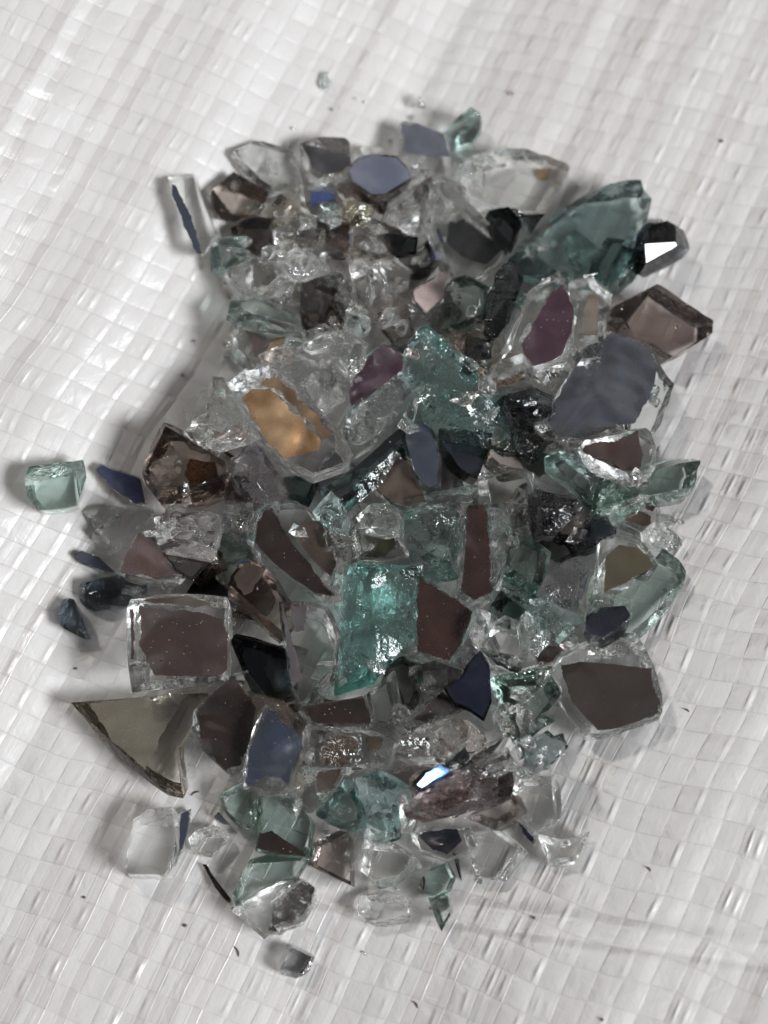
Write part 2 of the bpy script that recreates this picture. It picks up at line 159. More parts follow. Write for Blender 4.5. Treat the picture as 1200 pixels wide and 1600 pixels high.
('shard','navy',1.4,.2,'small black chip lying on the dusky clear shard',[(768,972),(800,963),(799,982)],[],{}),
('chunk','clear',2.8,.7,'clear drop-shaped chunk with a white edge below the pale aqua chunk',[(816,982),(830,953),(852,975),(863,1000),(840,1028),(823,1022)],[],{'flash':.4}),
('mirror','clear',1.6,.15,'small maroon brown chip between the clear drop and the flat brown mirror shard',[(832,1021),(844,1008),(882,1003),(881,1021),(861,1038),(839,1038)],[('redbrown2',[(836,1020),(846,1011),(878,1007),(877,1019),(860,1034),(841,1034)])],{}),
('mirror','clear',1.6,.15,'narrow navy strip above the grey green slab',[(747,1014),(800,1028),(818,1035),(812,1058),(775,1042)],[('navyfilm',[(752,1017),(799,1031),(813,1037),(809,1053),(777,1040)])],{}),
# ---------- right lower
('mirror','clear',3.2,.25,'large flat dark brown mirror shard on a clear pane at the edge of the heap',[(863,1040),(878,1018),(930,993),(992,988),(1008,1010),(1023,1043),(1035,1085),(1035,1113),(942,1146),(915,1146),(889,1112),(866,1075)],[('flatbrown',[(876,1040),(905,1034),(1018,1045),(1020,1070),(1031,1098),(1029,1114),(960,1139),(934,1141),(914,1120),(893,1096)])],{'tilt':(2,2),'lie':1}),
('shard','dullgreen',3.0,.5,'grey green slab with cloudy face beside the flat brown mirror shard',[(763,1054),(800,1053),(857,1043),(875,1085),(852,1118),(867,1125),(832,1150),(852,1167),(810,1193),(798,1150),(778,1100)],[],{}),
('chunk','smoketeal',2.8,.7,'dark grey green knobbly shard at the foot of the grey green slab',[(813,1192),(829,1145),(850,1130),(866,1148),(880,1143),(888,1165),(862,1192),(835,1203)],[],{}),
('shard','smoke',2.6,.4,'dark smoky shard with a white line above the navy glossy shard',[(648,1040),(680,1033),(720,1048),(718,1072),(658,1078)],[],{}),
('mirror','navyblue',2.8,.2,'glossy indigo shard between the red brown square and the grey green slab',[(693,1076),(720,1058),(734,1029),(750,1013),(768,1045),(771,1090),(756,1128),(735,1113),(709,1103)],[('indigodark',[(697,1075),(722,1060),(737,1032),(750,1018),(764,1046),(767,1090),(755,1121),(736,1108),(711,1098)])],{'tilt':(3,3)}),
('shard','smoke',2.8,.3,'smoky grey bar under the large sea green block',[(610,1040),(635,1023),(657,1033),(663,1080),(646,1108),(623,1092)],[],{}),
('shard','greyclear',2.8,.3,'dull clear shard between the smoky grey bar and the dark brown wedge',[(573,1086),(620,1045),(637,1100),(643,1122),(610,1143),(583,1133)],[],{}),
('mirror','clear',2.4,.2,'dark brown mirror wedge pointing towards the navy rounded shard',[(462,1106),(500,1099),(572,1085),(586,1132),(582,1138),(530,1136),(488,1133)],[('darkbrown',[(468,1106),(500,1102),(569,1090),(580,1130),(530,1131),(492,1128)])],{}),
('mirror','greyclear',2.6,.3,'clear shard with a dark brown arch coating above the scratched clear bar',[(636,1128),(663,1100),(690,1073),(722,1098),(729,1109),(660,1133)],[('darkbrown',[(645,1124),(668,1103),(690,1080),(718,1101),(722,1107),(662,1127)])],{}),
('mirror','clear',2.8,.2,'black brown mirror pentagon with a clear rim, beside the olive triangle',[(302,1111),(364,1052),(386,1047),(424,1100),(408,1140),(388,1198),(360,1214),(307,1162),(299,1140)],[('darkbrown',[(308,1108),(364,1056),(400,1105),(394,1150),(377,1195),(352,1204),(314,1160)])],{'tilt':(0,3)}),
('mirror','olivegl',3.0,.3,'olive brown mirror triangle with sparkling edge and an amber tip',[(103,1090),(180,1087),(308,1076),(332,1073),(277,1170),(287,1248),(262,1243),(213,1213),(148,1152)],[('olivesmoke',[(140,1100),(294,1085),(226,1203),(180,1163)])],{'tilt':(-3,4)}),
# ---------- lower
('shard','paleaqua',2.2,.5,'pale aqua shard highest of the three aqua ones below the blue mirror shard',[(338,1243),(385,1220),(397,1260),(402,1303),(375,1293),(352,1272)],[],{'lie':1}),
('mirror','clear',1.8,.15,'small brown coated triangle between the blue mirror shard and the teal triangle',[(490,1204),(543,1198),(521,1238),(493,1243)],[('umber',[(494,1207),(536,1202),(519,1233),(497,1238)])],{}),
('shard','paleaqua',2.2,.5,'lowest pale aqua shard, half under the clear chunk with a brown face',[(363,1396),(394,1335),(450,1328),(488,1340),(467,1372),(420,1387),(368,1418)],[],{'lie':1}),
('mirror','paleaqua',2.8,.4,'pale aqua shard carrying a black brown triangle',[(398,1245),(460,1243),(493,1290),(488,1345),(440,1342),(396,1330)],[('darkbrown',[(401,1324),(405,1302),(425,1298),(458,1320),(480,1338),(440,1335)])],{'tilt':(1,2)}),
('shard','rosebrown',2.6,.35,'pale rose brown triangular shard below the teal triangle',[(496,1352),(509,1309),(535,1296),(567,1314),(568,1350),(563,1396),(530,1373)],[],{}),
('shard','greyclear',2.2,.4,'dull clear shard at the lower edge below the dark teal chunk',[(568,1310),(620,1318),(653,1340),(622,1383),(590,1388),(563,1360)],[],{'lie':1}),
('shard','aquateal',2.8,.6,'grey teal triangle pointing to the blue mirror shard',[(483,1262),(541,1207),(563,1235),(573,1292),(545,1303),(500,1277)],[],{}),
('chunk','darkteal2',3.0,.7,'dark teal chunk beside the grey teal triangle',[(553,1215),(600,1208),(643,1228),(628,1312),(590,1323),(563,1297),(558,1250)],[],{}),
('chunk','clear',2.4,1,'small clear crumbly chunk between the dark teal chunk and the striated shard',[(622,1240),(648,1232),(660,1262),(648,1298),(626,1300)],[],{}),
('mirror','clear',2.2,.15,'clear shard with a navy black patch at the lower edge above a dark needle',[(638,1291),(730,1283),(748,1320),(700,1343),(648,1327)],[('navyfilm',[(655,1308),(662,1300),(715,1295),(722,1314),(700,1334),(677,1329)])],{'lie':1}),
('shard','palebrown',2.2,.4,'pale brown clear shard beneath the striated violet brown shard',[(718,1277),(800,1243),(813,1270),(760,1298)],[],{}),
('shard','clear',2.6,.5,'lower clear slab at the edge beside the striated violet brown shard',[(798,1226),(814,1203),(872,1203),(877,1240),(872,1277),(830,1303),(803,1262)],[],{'lie':1}),
('mirror','clear',.9,.1,'tiny indigo sliver at the lower corner of the lower clear slab',[(806,1278),(815,1287),(837,1310),(834,1320),(815,1302)],[('indigo',[(809,1282),(816,1290),(834,1311),(832,1316),(816,1300)])],{'lie':1}),
('mirror','navy',2.4,.3,'black navy shard with a vivid blue reflection among the lower pieces',[(638,1233),(662,1204),(700,1190),(727,1167),(743,1200),(700,1227),(662,1248)],[('blueflash',[(652,1226),(666,1208),(688,1195),(703,1203),(692,1224),(668,1236)])],{'flash':.75}),
('mirror','clear',1.8,.2,'dark violet strip below the scratched clear bar',[(726,1192),(793,1147),(768,1182),(740,1203)],[('violetdark',[(732,1190),(787,1152),(765,1180),(741,1199)])],{}),
('chunk','greyclear',2.8,.7,'dull clear chunk with two white glints above the striated violet brown shard',[(728,1202),(770,1174),(802,1163),(818,1205),(790,1218),(743,1218)],[],{}),
('chunk','violetbrown',3.4,.6,'striated violet brown shard with parallel white ridges',[(637,1277),(658,1245),(705,1213),(740,1203),(803,1208),(803,1240),(792,1258),(720,1278),(670,1289)],[],{'tilt':(4,-6)}),
('mirror','clear',3.2,1,'crushed clear chunk with golden brown flecks across the middle of the lower heap',[(467,1146),(478,1128),(540,1133),(600,1138),(633,1154),(613,1203),(560,1208),(488,1203),(467,1182)],[('bronze',[(500,1160),(540,1150),(560,1170),(540,1192),(505,1186)]),('ochre',[(570,1150),(600,1152),(596,1172),(574,1174)])],{'under':1}),
('chunk','greyclear',3.2,.5,'scratched clear bar beside the crushed clear chunk',[(632,1150),(660,1130),(735,1108),(745,1130),(738,1162),(700,1188),(650,1184),(626,1172)],[],{}),
('mirror','clear',3.0,.25,'blue mirror shard with bright blue reflections on a clear base',[(377,1233),(383,1180),(399,1130),(415,1100),(442,1123),(478,1144),(484,1170),(468,1202),(459,1240),(420,1246)],[('bluemirror',[(383,1224),(388,1175),(403,1133),(413,1106),(430,1112),(438,1127),(466,1146),(472,1165),(458,1200),(450,1228),(438,1215),(415,1212),(396,1229)])],{'flash':.35}),
('mirror','clear',3.2,.9,'clear chunk with a shiny brown face at the lower tip of the heap',[(357,1421),(393,1394),(440,1373),(476,1373),(492,1385),(496,1415),(477,1447),(415,1468),(393,1452)],[('brown2',[(450,1400),(475,1382),(489,1394),(487,1415),(469,1438),(424,1457),(428,1440)])],{'under':1,'lie':1,'flash':.3}),
]
CORE = [(470,300),(540,260),(640,260),(820,340),(940,400),(960,560),(1000,690),(1000,850),(930,1000),(830,1080),(790,1240),(640,1310),(480,1240),(320,1120),(250,960),(250,720),(400,560),(400,410)]
DEBRIS = [  # kind, label, x, y, length px, width px, angle deg
('fibre','short dark curved fibre on the sheet beside the amber tip of the olive triangle',305,1240,13,3,25),
('fibre','dark curved fibre alone on the pale sheet below the clear rectangular block',369,1487,16,3,-65),
('speck','round black speck alone on the sheet in the upper corner, beyond the big teal shard',1127,220,7,7,0),
('fibre','small dark fibre on the sheet beyond the flat brown mirror shard',1073,1110,8,3,-30),
('fibre','tiny dark fibre on a raised tape under the lower clear slab',1013,1358,9,3,-50),
('speck','tiny brown speck on the sheet near the deep crease',834,1434,5,4,0),
('fibre','small dark fibre near the lower edge of the sheet under the dull green shards',649,1570,11,3,-55),
('speck','grey speck on the tapes below the clear rectangular block',131,1402,5,4,20),
('speck','grey speck beside the dark splinter on the bare tapes',289,1446,6,5,10),
('speck','tiny black speck on the sheet under the lowest dull green shard',673,1419,5,5,0),
('speck','dark speck at the bottom of the sheet below the deep crease',940,1593,5,5,0),
('fibre','small dark flake on the sheet beside the pointed smoky blue shard',118,1045,6,3,15),
]

S = bpy.context.scene
COL = S.collection
MM = 0.001
random.seed(7)

# ------------------------------------------------------------------ camera
PXMM = 0.06                      # one photograph pixel on the sheet, in mm
TILT = math.radians(17)
D = 150.0                        # mm to the sheet
CAMP = Vector((0, -math.sin(TILT) * D, math.cos(TILT) * D))
cd = bpy.data.cameras.new('camera')
cam = bpy.data.objects.new('camera', cd)
COL.objects.link(cam)
cam.location = CAMP * MM
cam.rotation_euler = (TILT, 0, 0)
cd.sensor_fit = 'HORIZONTAL'
cd.sensor_width = 36
HALFW = 600 * PXMM
cd.lens = 36 * D / (2 * HALFW)
cd.clip_start = 0.005
cd.clip_end = 20
S.camera = cam
CR = Euler((TILT, 0, 0)).to_matrix()


def ray(px, py):
    v = Vector(((px - 600) / 600 * HALFW / D, (800 - py) / 600 * HALFW / D, -1.0))
    return (CR @ v).normalized()


def on_plane(px, py, co, no):
    d = ray(px, py)
    return CAMP + d * ((co - CAMP).dot(no) / d.dot(no))


Z = Vector((0, 0, 1))

# ------------------------------------------------------------------ lamps
KEY_DIR = Vector((0.70, -0.36, 0.62)).normalized()   # towards the lamp
KEY_POS = KEY_DIR * 620


def lamp(name, pos, size, energy, col, size_y=None):
    l = bpy.data.lights.new(name, 'AREA')
    l.energy = energy
    l.color = col
    l.shape = 'RECTANGLE' if size_y else 'SQUARE'
    l.size = size * MM
    if size_y:
        l.size_y = size_y * MM
    o = bpy.data.objects.new(name, l)
    COL.objects.link(o)
    o.location = pos * MM
    o.rotation_euler = (-pos).to_track_quat('-Z', 'Y').to_euler()
    return o


lamp('window_lamp', KEY_POS, 215, P_KEY, (0.95, 0.975, 1.01), 165)
lamp('added_glint_lamp', Vector((-0.45, 0.50, 0.74)).normalized() * 640, 50, P_KEY * 0.19, (1.0, 0.96, 0.9))  # extra unseen lamp, added to put small glints on the glass

w = bpy.data.worlds.new('World')
S.world = w
w.use_nodes = True
nt = w.node_tree
nt.nodes.clear()
out = nt.nodes.new('ShaderNodeOutputWorld')
bg = nt.nodes.new('ShaderNodeBackground')
tc = nt.nodes.new('ShaderNodeTexCoord')
sep = nt.nodes.new('ShaderNodeSeparateXYZ')
nt.links.new(tc.outputs['Generated'], sep.inputs[0])
rmp = nt.nodes.new('ShaderNodeValToRGB')        # the room: dim ceiling overhead, paler walls low down
e = rmp.color_ramp.elements
e[0].position, e[0].color = 0.0, (0.60, 0.565, 0.53, 1)
e[1].position, e[1].color = 1.0, (0.05, 0.048, 0.046, 1)
for p_, c_ in ((0.45, (0.62, 0.595, 0.565, 1)), (0.70, (0.32, 0.31, 0.30, 1)), (0.84, (0.06, 0.058, 0.056, 1))):
    x = rmp.color_ramp.elements.new(p_)
    x.color = c_
nt.links.new(sep.outputs['Z'], rmp.inputs[0])
# a broad window side of the room (cool) against a warm far side
mx = nt.nodes.new('ShaderNodeMixRGB')
mx.blend_type = 'MULTIPLY'
mx.inputs[0].default_value = 1
r2 = nt.nodes.new('ShaderNodeValToRGB')
r2.color_ramp.elements[0].position = 0.1
r2.color_ramp.elements[0].color = (0.75, 0.74, 0.74, 1)
r2.color_ramp.elements[1].position = 0.9
r2.color_ramp.elements[1].color = (1.05, 1.08, 1.15, 1)
mr = nt.nodes.new('ShaderNodeMapRange')
mr.inputs[1].default_value = -1
mr.inputs[2].default_value = 1
nt.links.new(sep.outputs['Y'], mr.inputs[0])
nt.links.new(mr.outputs[0], r2.inputs[0])
nt.links.new(rmp.outputs[0], mx.inputs[1])
nt.links.new(r2.outputs[0], mx.inputs[2])
vo = nt.nodes.new('ShaderNodeTexVoronoi')       # made-up blocks of tone for an unseen room, added to vary glass reflections
vo.distance = 'CHEBYCHEV'
vo.inputs['Scale'].default_value = 2.6
nt.links.new(tc.outputs['Generated'], vo.inputs['Vector'])
s3 = nt.nodes.new('ShaderNodeSeparateXYZ')
nt.links.new(vo.outputs['Color'], s3.inputs[0])
r3 = nt.nodes.new('ShaderNodeValToRGB')
q3 = r3.color_ramp.elements
q3[0].position, q3[0].color = 0.15, (0.05, 0.05, 0.05, 1)
q3[1].position, q3[1].color = 1.0, (2.2, 2.25, 2.3, 1)
x3 = q3.new(0.7)
x3.color = (1.1, 1.08, 1.05, 1)
nt.links.new(s3.outputs[0], r3.inputs[0])
mx3 = nt.nodes.new('ShaderNodeMixRGB')
mx3.blend_type = 'MULTIPLY'
mx3.inputs[0].default_value = 1
nt.links.new(mx.outputs[0], mx3.inputs[1])
nt.links.new(r3.outputs[0], mx3.inputs[2])
# paler patches of ceiling, added so that coated faces mirror some gradients
nz = nt.nodes.new('ShaderNodeTexNoise')
nz.inputs['Scale'].default_value = 2.2
nz.inputs['Detail'].default_value = 1.0
nt.links.new(tc.outputs['Generated'], nz.inputs['Vector'])
r4 = nt.nodes.new('ShaderNodeValToRGB')
r4.color_ramp.elements[0].position = 0.52
r4.color_ramp.elements[0].color = (0, 0, 0, 1)
r4.color_ramp.elements[1].position = 0.60
r4.color_ramp.elements[1].color = (0.42, 0.43, 0.45, 1)
nt.links.new(nz.outputs[0], r4.inputs[0])
ad = nt.nodes.new('ShaderNodeMixRGB')
ad.blend_type = 'ADD'
ad.inputs[0].default_value = 1
nt.links.new(mx3.outputs[0], ad.inputs[1])
nt.links.new(r4.outputs[0], ad.inputs[2])
nt.links.new(ad.outputs[0], bg.inputs[0])
bg.inputs[1].default_value = P_WORLD
nt.links.new(bg.outputs[0], out.inputs[0])


# ------------------------------------------------------------------ materials
def newmat(name):
    m = bpy.data.materials.new(name)
    m.use_nodes = True
    t = m.node_tree
    t.nodes.clear()
    o = t.nodes.new('ShaderNodeOutputMaterial')
    return m, t, o


class NB:
    """little node builder"""
    def __init__(s, t):
        s.t = t

    def n(s, kind, **kw):
        x = s.t.nodes.new(kind)
        for k, v in kw.items():
            setattr(x, k, v)
        return x

    def link(s, a, b):
        s.t.links.new(a, b)

    def m(s, op, a, b=None, c=None, clamp=False):
        x = s.n('ShaderNodeMath', operation=op)
        x.use_clamp = clamp
        for i, v in enumerate((a, b, c)):
            if v is None:
                continue
            if isinstance(v, (int, float)):
                x.inputs[i].default_value = v
            else:
                s.link(v, x.inputs[i])
        return x.outputs[0]


def fracture_height(b, scale, rip, facet=0.0):
    """conchoidal ripples and splinters in object space -> a height"""
    tc = b.n('ShaderNodeTexCoord')
    oi = b.n('ShaderNodeObjectInfo')
    mp = b.n('ShaderNodeVectorMath', operation='SCALE')
    b.link(tc.outputs['Object'], mp.inputs[0])
    mp.inputs['Scale'].default_value = 1000.0
    w_ = b.m('MULTIPLY', oi.outputs['Random'], 57.0)
    n1 = b.n('ShaderNodeTexNoise', noise_dimensions='4D')
    n1.inputs['Scale'].default_value = 0.42 * scale
    n1.inputs['Detail'].default_value = 0.5
    n1.inputs['Distortion'].default_value = 0.9
    b.link(mp.outputs[0], n1.inputs['Vector'])
    b.link(w_, n1.inputs['W'])
    n2 = b.n('ShaderNodeTexNoise', noise_dimensions='4D')
    n2.inputs['Scale'].default_value = 1.7 * scale
    n2.inputs['Detail'].default_value = 1.0
    n2.inputs['Distortion'].default_value = 1.6
    b.link(mp.outputs[0], n2.inputs['Vector'])
    b.link(w_, n2.inputs['W'])
    # ripples: rings of the coarse noise
    rp = b.m('SINE', b.m('MULTIPLY', n1.outputs[0], 34.0))
    mask = b.m('SMOOTH_MIN', b.m('MULTIPLY', b.m('SUBTRACT', n2.outputs[0], 0.42), 6.0, clamp=True), 1.0, 0.2)
    rp = b.m('MULTIPLY', b.m('MULTIPLY', rp, mask), rip)
    h = b.m('ADD', b.m('MULTIPLY', n1.outputs[0], 0.5), b.m('MULTIPLY', n2.outputs[0], 0.10))
    h = b.m('ADD', h, rp)
    if facet:
        # small flat chips: each cell slopes its own way
        wob = b.n('ShaderNodeTexNoise', noise_dimensions='4D')
        wob.inputs['Scale'].default_value = 1.3
        b.link(mp.outputs[0], wob.inputs['Vector'])
        b.link(w_, wob.inputs['W'])
        wv = b.n('ShaderNodeVectorMath', operation='MULTIPLY_ADD')
        b.link(wob.outputs['Color'], wv.inputs[0])
        wv.inputs[1].default_value = (0.7, 0.7, 0.7)
        b.link(mp.outputs[0], wv.inputs[2])
        for sc_, kk in ((0.36, 1.0), (0.95, 0.22)):
            vo = b.n('ShaderNodeTexVoronoi', voronoi_dimensions='3D')
            vo.inputs['Scale'].default_value = sc_
            sh = b.n('ShaderNodeVectorMath', operation='ADD')
            b.link(wv.outputs[0], sh.inputs[0])
            cb = b.n('ShaderNodeCombineXYZ')
            b.link(w_, cb.inputs[0])
            b.link(w_, cb.inputs[1])
            b.link(cb.outputs[0], sh.inputs[1])
            b.link(sh.outputs[0], vo.inputs['Vector'])
            df = b.n('ShaderNodeVectorMath', operation='SUBTRACT')
            b.link(sh.outputs[0], df.inputs[0])
            b.link(vo.outputs['Position'], df.inputs[1])
            cc = b.n('ShaderNodeVectorMath', operation='SUBTRACT')
            b.link(vo.outputs['Color'], cc.inputs[0])
            cc.inputs[1].default_value = (0.5, 0.5, 0.5)
            dt = b.n('ShaderNodeVectorMath', operation='DOT_PRODUCT')
            b.link(df.outputs[0], dt.inputs[0])
            b.link(cc.outputs[0], dt.inputs[1])
            h = b.m('ADD', h, b.m('MULTIPLY', dt.outputs['Value'], facet * kk))
    return h, mp, w_


GL = {}


def glass(name, vol, dens, tint=(1, 1, 1)):
    """two materials: the clean plate surface and the fractured one"""
    ms = []
    for frac in (0, 1):
        m, t, o = newmat('%s_glass_%s' % (name, 'fracture' if frac else 'plate'))
        b = NB(t)
        p = b.n('ShaderNodeBsdfPrincipled')
        p.inputs['Base Color'].default_value = (*tint, 1)
        p.inputs['IOR'].default_value = 1.52
        p.inputs['Transmission Weight'].default_value = 1.0
        p.inputs['Roughness'].default_value = 0.0
        h, mp, w_ = fracture_height(b, 1.0, 0.05, 1.5 if frac else 0.0)
        bu = b.n('ShaderNodeBump')
        bu.inputs['Strength'].default_value = 1.0
        bu.inputs['Distance'].default_value = 0.00042 if frac else 0.00004
        b.link(h, bu.inputs['Height'])
        b.link(bu.outputs[0], p.inputs['Normal'])
        if not frac:
            # dust and fine scratches on the old plate surface
            n3 = b.n('ShaderNodeTexNoise', noise_dimensions='4D')
            n3.inputs['Scale'].default_value = 9.0
            n3.inputs['Detail'].default_value = 4.0
            b.link(mp.outputs[0], n3.inputs['Vector'])
            b.link(w_, n3.inputs['W'])
            b.link(b.m('MULTIPLY', b.m('SUBTRACT', n3.outputs[0], 0.5, clamp=True), 0.9), p.inputs['Roughness'])
        b.link(p.outputs[0], o.inputs['Surface'])
        if dens > 0:
            va = b.n('ShaderNodeVolumeAbsorption')
            va.inputs['Color'].default_value = (*vol, 1)
            va.inputs['Density'].default_value = dens
            b.link(va.outputs[0], o.inputs['Volume'])
        ms.append(m)
    GL[name] = ms


glass('clear', (1, 1, 1), 0, (0.975, 0.982, 0.966))
glass('greyclear', (1, 1, 1), 0, (0.935, 0.935, 0.905))
glass('paleaqua', (0.66, 0.88, 0.83), 40, (0.87, 0.955, 0.925))
glass('aqua', (0.52, 0.83, 0.77), 170)
glass('aquateal', (0.32, 0.66, 0.61), 220)
glass('tealclear', (0.35, 0.67, 0.61), 200)
glass('brightaqua', (0.26, 0.74, 0.68), 200)
glass('brightteal', (0.24, 0.68, 0.65), 170)
glass('teal', (0.30, 0.60, 0.57), 150)
glass('darkteal', (0.12, 0.36, 0.34), 460)
glass('darkteal2', (0.16, 0.46, 0.45), 330)
glass('dullgreen', (0.42, 0.64, 0.56), 260)
glass('smoketeal', (0.18, 0.33, 0.31), 520)
glass('navy', (0.10, 0.16, 0.20), 1100)
glass('navyblue', (0.08, 0.15, 0.26), 1200)
glass('smokeblue', (0.30, 0.40, 0.50), 560)
glass('smokegrey', (0.52, 0.53, 0.56), 260)
glass('smoke', (0.36, 0.33, 0.32), 480)
glass('brown', (0.36, 0.24, 0.18), 620)
glass('darkbrown', (0.12, 0.07, 0.05), 1600)
glass('palebrown', (0.66, 0.55, 0.46), 360)
glass('rosebrown', (0.60, 0.46, 0.39), 260)
glass('smokebrown', (0.55, 0.42, 0.33), 300)
glass('paleyellow', (0.86, 0.80, 0.52), 240)
glass('amber', (0.65, 0.42, 0.12), 420)
glass('olivegl', (0.70, 0.58, 0.32), 110)
glass('violetgrey', (0.55, 0.50, 0.56), 330)
glass('violetbrown', (0.40, 0.27, 0.27), 460)
glass('silver', (0.35, 0.35, 0.38), 800)

FILM = {}


def film(name, col, metal=0.0, rough=0.22, speck=0.35, col2=None, spec=0.5, bump=1.0):
    m, t, o = newmat(name + '_coating')
    b = NB(t)
    p = b.n('ShaderNodeBsdfPrincipled')
    h, mp, w_ = fracture_height(b, 1.0, 0.0)
    bu = b.n('ShaderNodeBump')
    bu.inputs['Strength'].default_value = 1.0
    bu.inputs['Distance'].default_value = 0.000028 * bump
    n0 = b.n('ShaderNodeTexNoise', noise_dimensions='4D')      # mirror film is never quite flat
    n0.inputs['Scale'].default_value = 0.16
    n0.inputs['Detail'].default_value = 1.0
    n0.inputs['Distortion'].default_value = 0.8
    b.link(mp.outputs[0], n0.inputs['Vector'])
    b.link(w_, n0.inputs['W'])
    b.link(b.m('ADD', h, b.m('MULTIPLY', n0.outputs[0], 16.0)), bu.inputs['Height'])
    b.link(bu.outputs[0], p.inputs['Normal'])
    n1 = b.n('ShaderNodeTexNoise', noise_dimensions='4D')
    n1.inputs['Scale'].default_value = 0.38
    n1.inputs['Detail'].default_value = 6.0
    b.link(mp.outputs[0], n1.inputs['Vector'])
    b.link(w_, n1.inputs['W'])
    mixc = b.n('ShaderNodeMixRGB')
    c2 = col2 or tuple(min(1, c * 1.7 + 0.01) for c in col)
    mixc.inputs[1].default_value = (*col, 1)
    mixc.inputs[2].default_value = (*c2, 1)
    b.link(b.m('MULTIPLY', b.m('SUBTRACT', n1.outputs[0], 0.38), 2.6, clamp=True), mixc.inputs[0])
    # pale dust specks
    v = b.n('ShaderNodeTexVoronoi', voronoi_dimensions='4D')
    v.inputs['Scale'].default_value = 3.6
    b.link(mp.outputs[0], v.inputs['Vector'])
    b.link(w_, v.inputs['W'])
    n2 = b.n('ShaderNodeTexNoise', noise_dimensions='4D')
    n2.inputs['Scale'].default_value = 7.0
    n2.inputs['Detail'].default_value = 3.0
    b.link(mp.outputs[0], n2.inputs['Vector'])
    b.link(w_, n2.inputs['W'])
    sp = b.m('MULTIPLY', b.m('LESS_THAN', v.outputs['Distance'], 0.16), b.m('GREATER_THAN', n2.outputs[0], 0.50))
    mix2 = b.n('ShaderNodeMixRGB')
    b.link(b.m('MULTIPLY', sp, speck), mix2.inputs[0])
    b.link(mixc.outputs[0], mix2.inputs[1])
    mix2.inputs[2].default_value = (0.62, 0.58, 0.55, 1)
    b.link(mix2.outputs[0], p.inputs['Base Color'])
    p.inputs['Metallic'].default_value = metal
    p.inputs['Coat Weight'].default_value = 1.0
    p.inputs['Coat Roughness'].default_value = 0.04
    p.inputs['Coat IOR'].default_value = 1.4 if name == 'flatbrown' else 1.75
    b.link(bu.outputs[0], p.inputs['Coat Normal'])
    p.inputs['Specular IOR Level'].default_value = spec
    b.link(b.m('ADD', b.m('MULTIPLY', n2.outputs[0], 0.2), rough - 0.1), p.inputs['Roughness'])
    b.link(p.outputs[0], o.inputs['Surface'])
    FILM[name] = m


film('amberfilm', (0.20, 0.12, 0.04), 0.3, 0.3)
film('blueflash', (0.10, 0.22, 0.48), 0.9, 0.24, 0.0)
film('bluemirror', (0.042, 0.046, 0.056), 0.3, 0.28, 0.7, (0.045, 0.060, 0.10), bump=3)
film('brightblue', (0.06, 0.10, 0.30), 0.5, 0.25, 0.0)
film('bronze', (0.16, 0.095, 0.048), 0.6, 0.26, 0.8, (0.30, 0.19, 0.10), bump=2)
film('brown', (0.11, 0.07, 0.05), 0.1)
film('brown2', (0.046, 0.033, 0.030), 0.1, 0.3, 1.0, (0.070, 0.042, 0.036))
film('charcoal', (0.026, 0.026, 0.028), 0.1, 0.3, 0.2)
film('darkbrown', (0.019, 0.014, 0.013), 0.0, 0.25, 0.7, (0.034, 0.022, 0.018))
film('dustblue', (0.12, 0.135, 0.19), 0.2, 0.35, 0.3, (0.20, 0.21, 0.25))
film('flatbrown', (0.024, 0.016, 0.012), 0.0, 0.3, 0.15, (0.030, 0.020, 0.016), bump=0.5)
film('gold', (0.27, 0.150, 0.066), 0.6, 0.28, 1.0, (0.66, 0.44, 0.24), bump=1.6)  # coats the golden slab, and paints golden reflections on two other pieces
film('indigo', (0.05, 0.055, 0.125), 0.4, 0.3, 0.1, (0.03, 0.032, 0.05))
film('indigodark', (0.010, 0.012, 0.024), 0.3, 0.2, 0.1)
film('mauvebrown', (0.040, 0.026, 0.026), 0.1, 0.3, 0.1, (0.07, 0.042, 0.03))
film('navyfilm', (0.010, 0.012, 0.017), 0.1, 0.22, 0.1)
film('ochre', (0.28, 0.20, 0.11), 0.2, 0.4)
film('olive', (0.065, 0.054, 0.037), 0.1, 0.3, 0.1, (0.08, 0.07, 0.038))
film('olivedark', (0.035, 0.032, 0.016), 0.1, 0.3, 0.2, (0.06, 0.06, 0.02))
film('olivesmoke', (0.14, 0.122, 0.092), 0.25, 0.26, 0.5, (0.19, 0.165, 0.12))
film('plum', (0.046, 0.019, 0.031), 0.1, 0.35, 0.9, (0.075, 0.032, 0.05))
film('redbrown', (0.026, 0.016, 0.014), 0.1, 0.28, 0.9, (0.05, 0.024, 0.02))
film('redbrown2', (0.065, 0.040, 0.035), 0.1, 0.26, 0.2)
film('rose', (0.46, 0.36, 0.34), 0.3, 0.25, 0.1)  # bright base colour stands in for the reflected sheet and wall
film('rust', (0.15, 0.085, 0.065), 0.1, 0.3, 0.2)
film('rustdark', (0.055, 0.037, 0.027), 0.1, 0.3, 0.3)
film('slate', (0.095, 0.10, 0.125), 0.2, 0.33, 0.2)
film('slateblue', (0.045, 0.053, 0.075), 0.25, 0.33, 0.3, (0.07, 0.08, 0.10))
film('slategrey', (0.055, 0.056, 0.062), 0.3, 0.28, 0.2, (0.085, 0.095, 0.12), bump=1.5)  # bluish second tone is sheen painted into the colour
film('umber', (0.05, 0.036, 0.028), 0.1, 0.3, 0.4)
film('violetdark', (0.022, 0.02, 0.026), 0.1, 0.3, 0.1)
film('violetfilm', (0.075, 0.065, 0.07), 0.1, 0.35, 0.2)

# ------------------------------------------------------------------ the woven sheet
WA, VA = math.radians(62), math.radians(-17)       # the way the warp and the weft tapes run
UN = (math.sin(WA), -math.cos(WA))
VN = (-math.sin(VA), math.cos(VA))


def sstep(a, b, x):
    t = np.clip((x - a) / (b - a), 0, 1)
    return t * t * (3 - 2 * t)


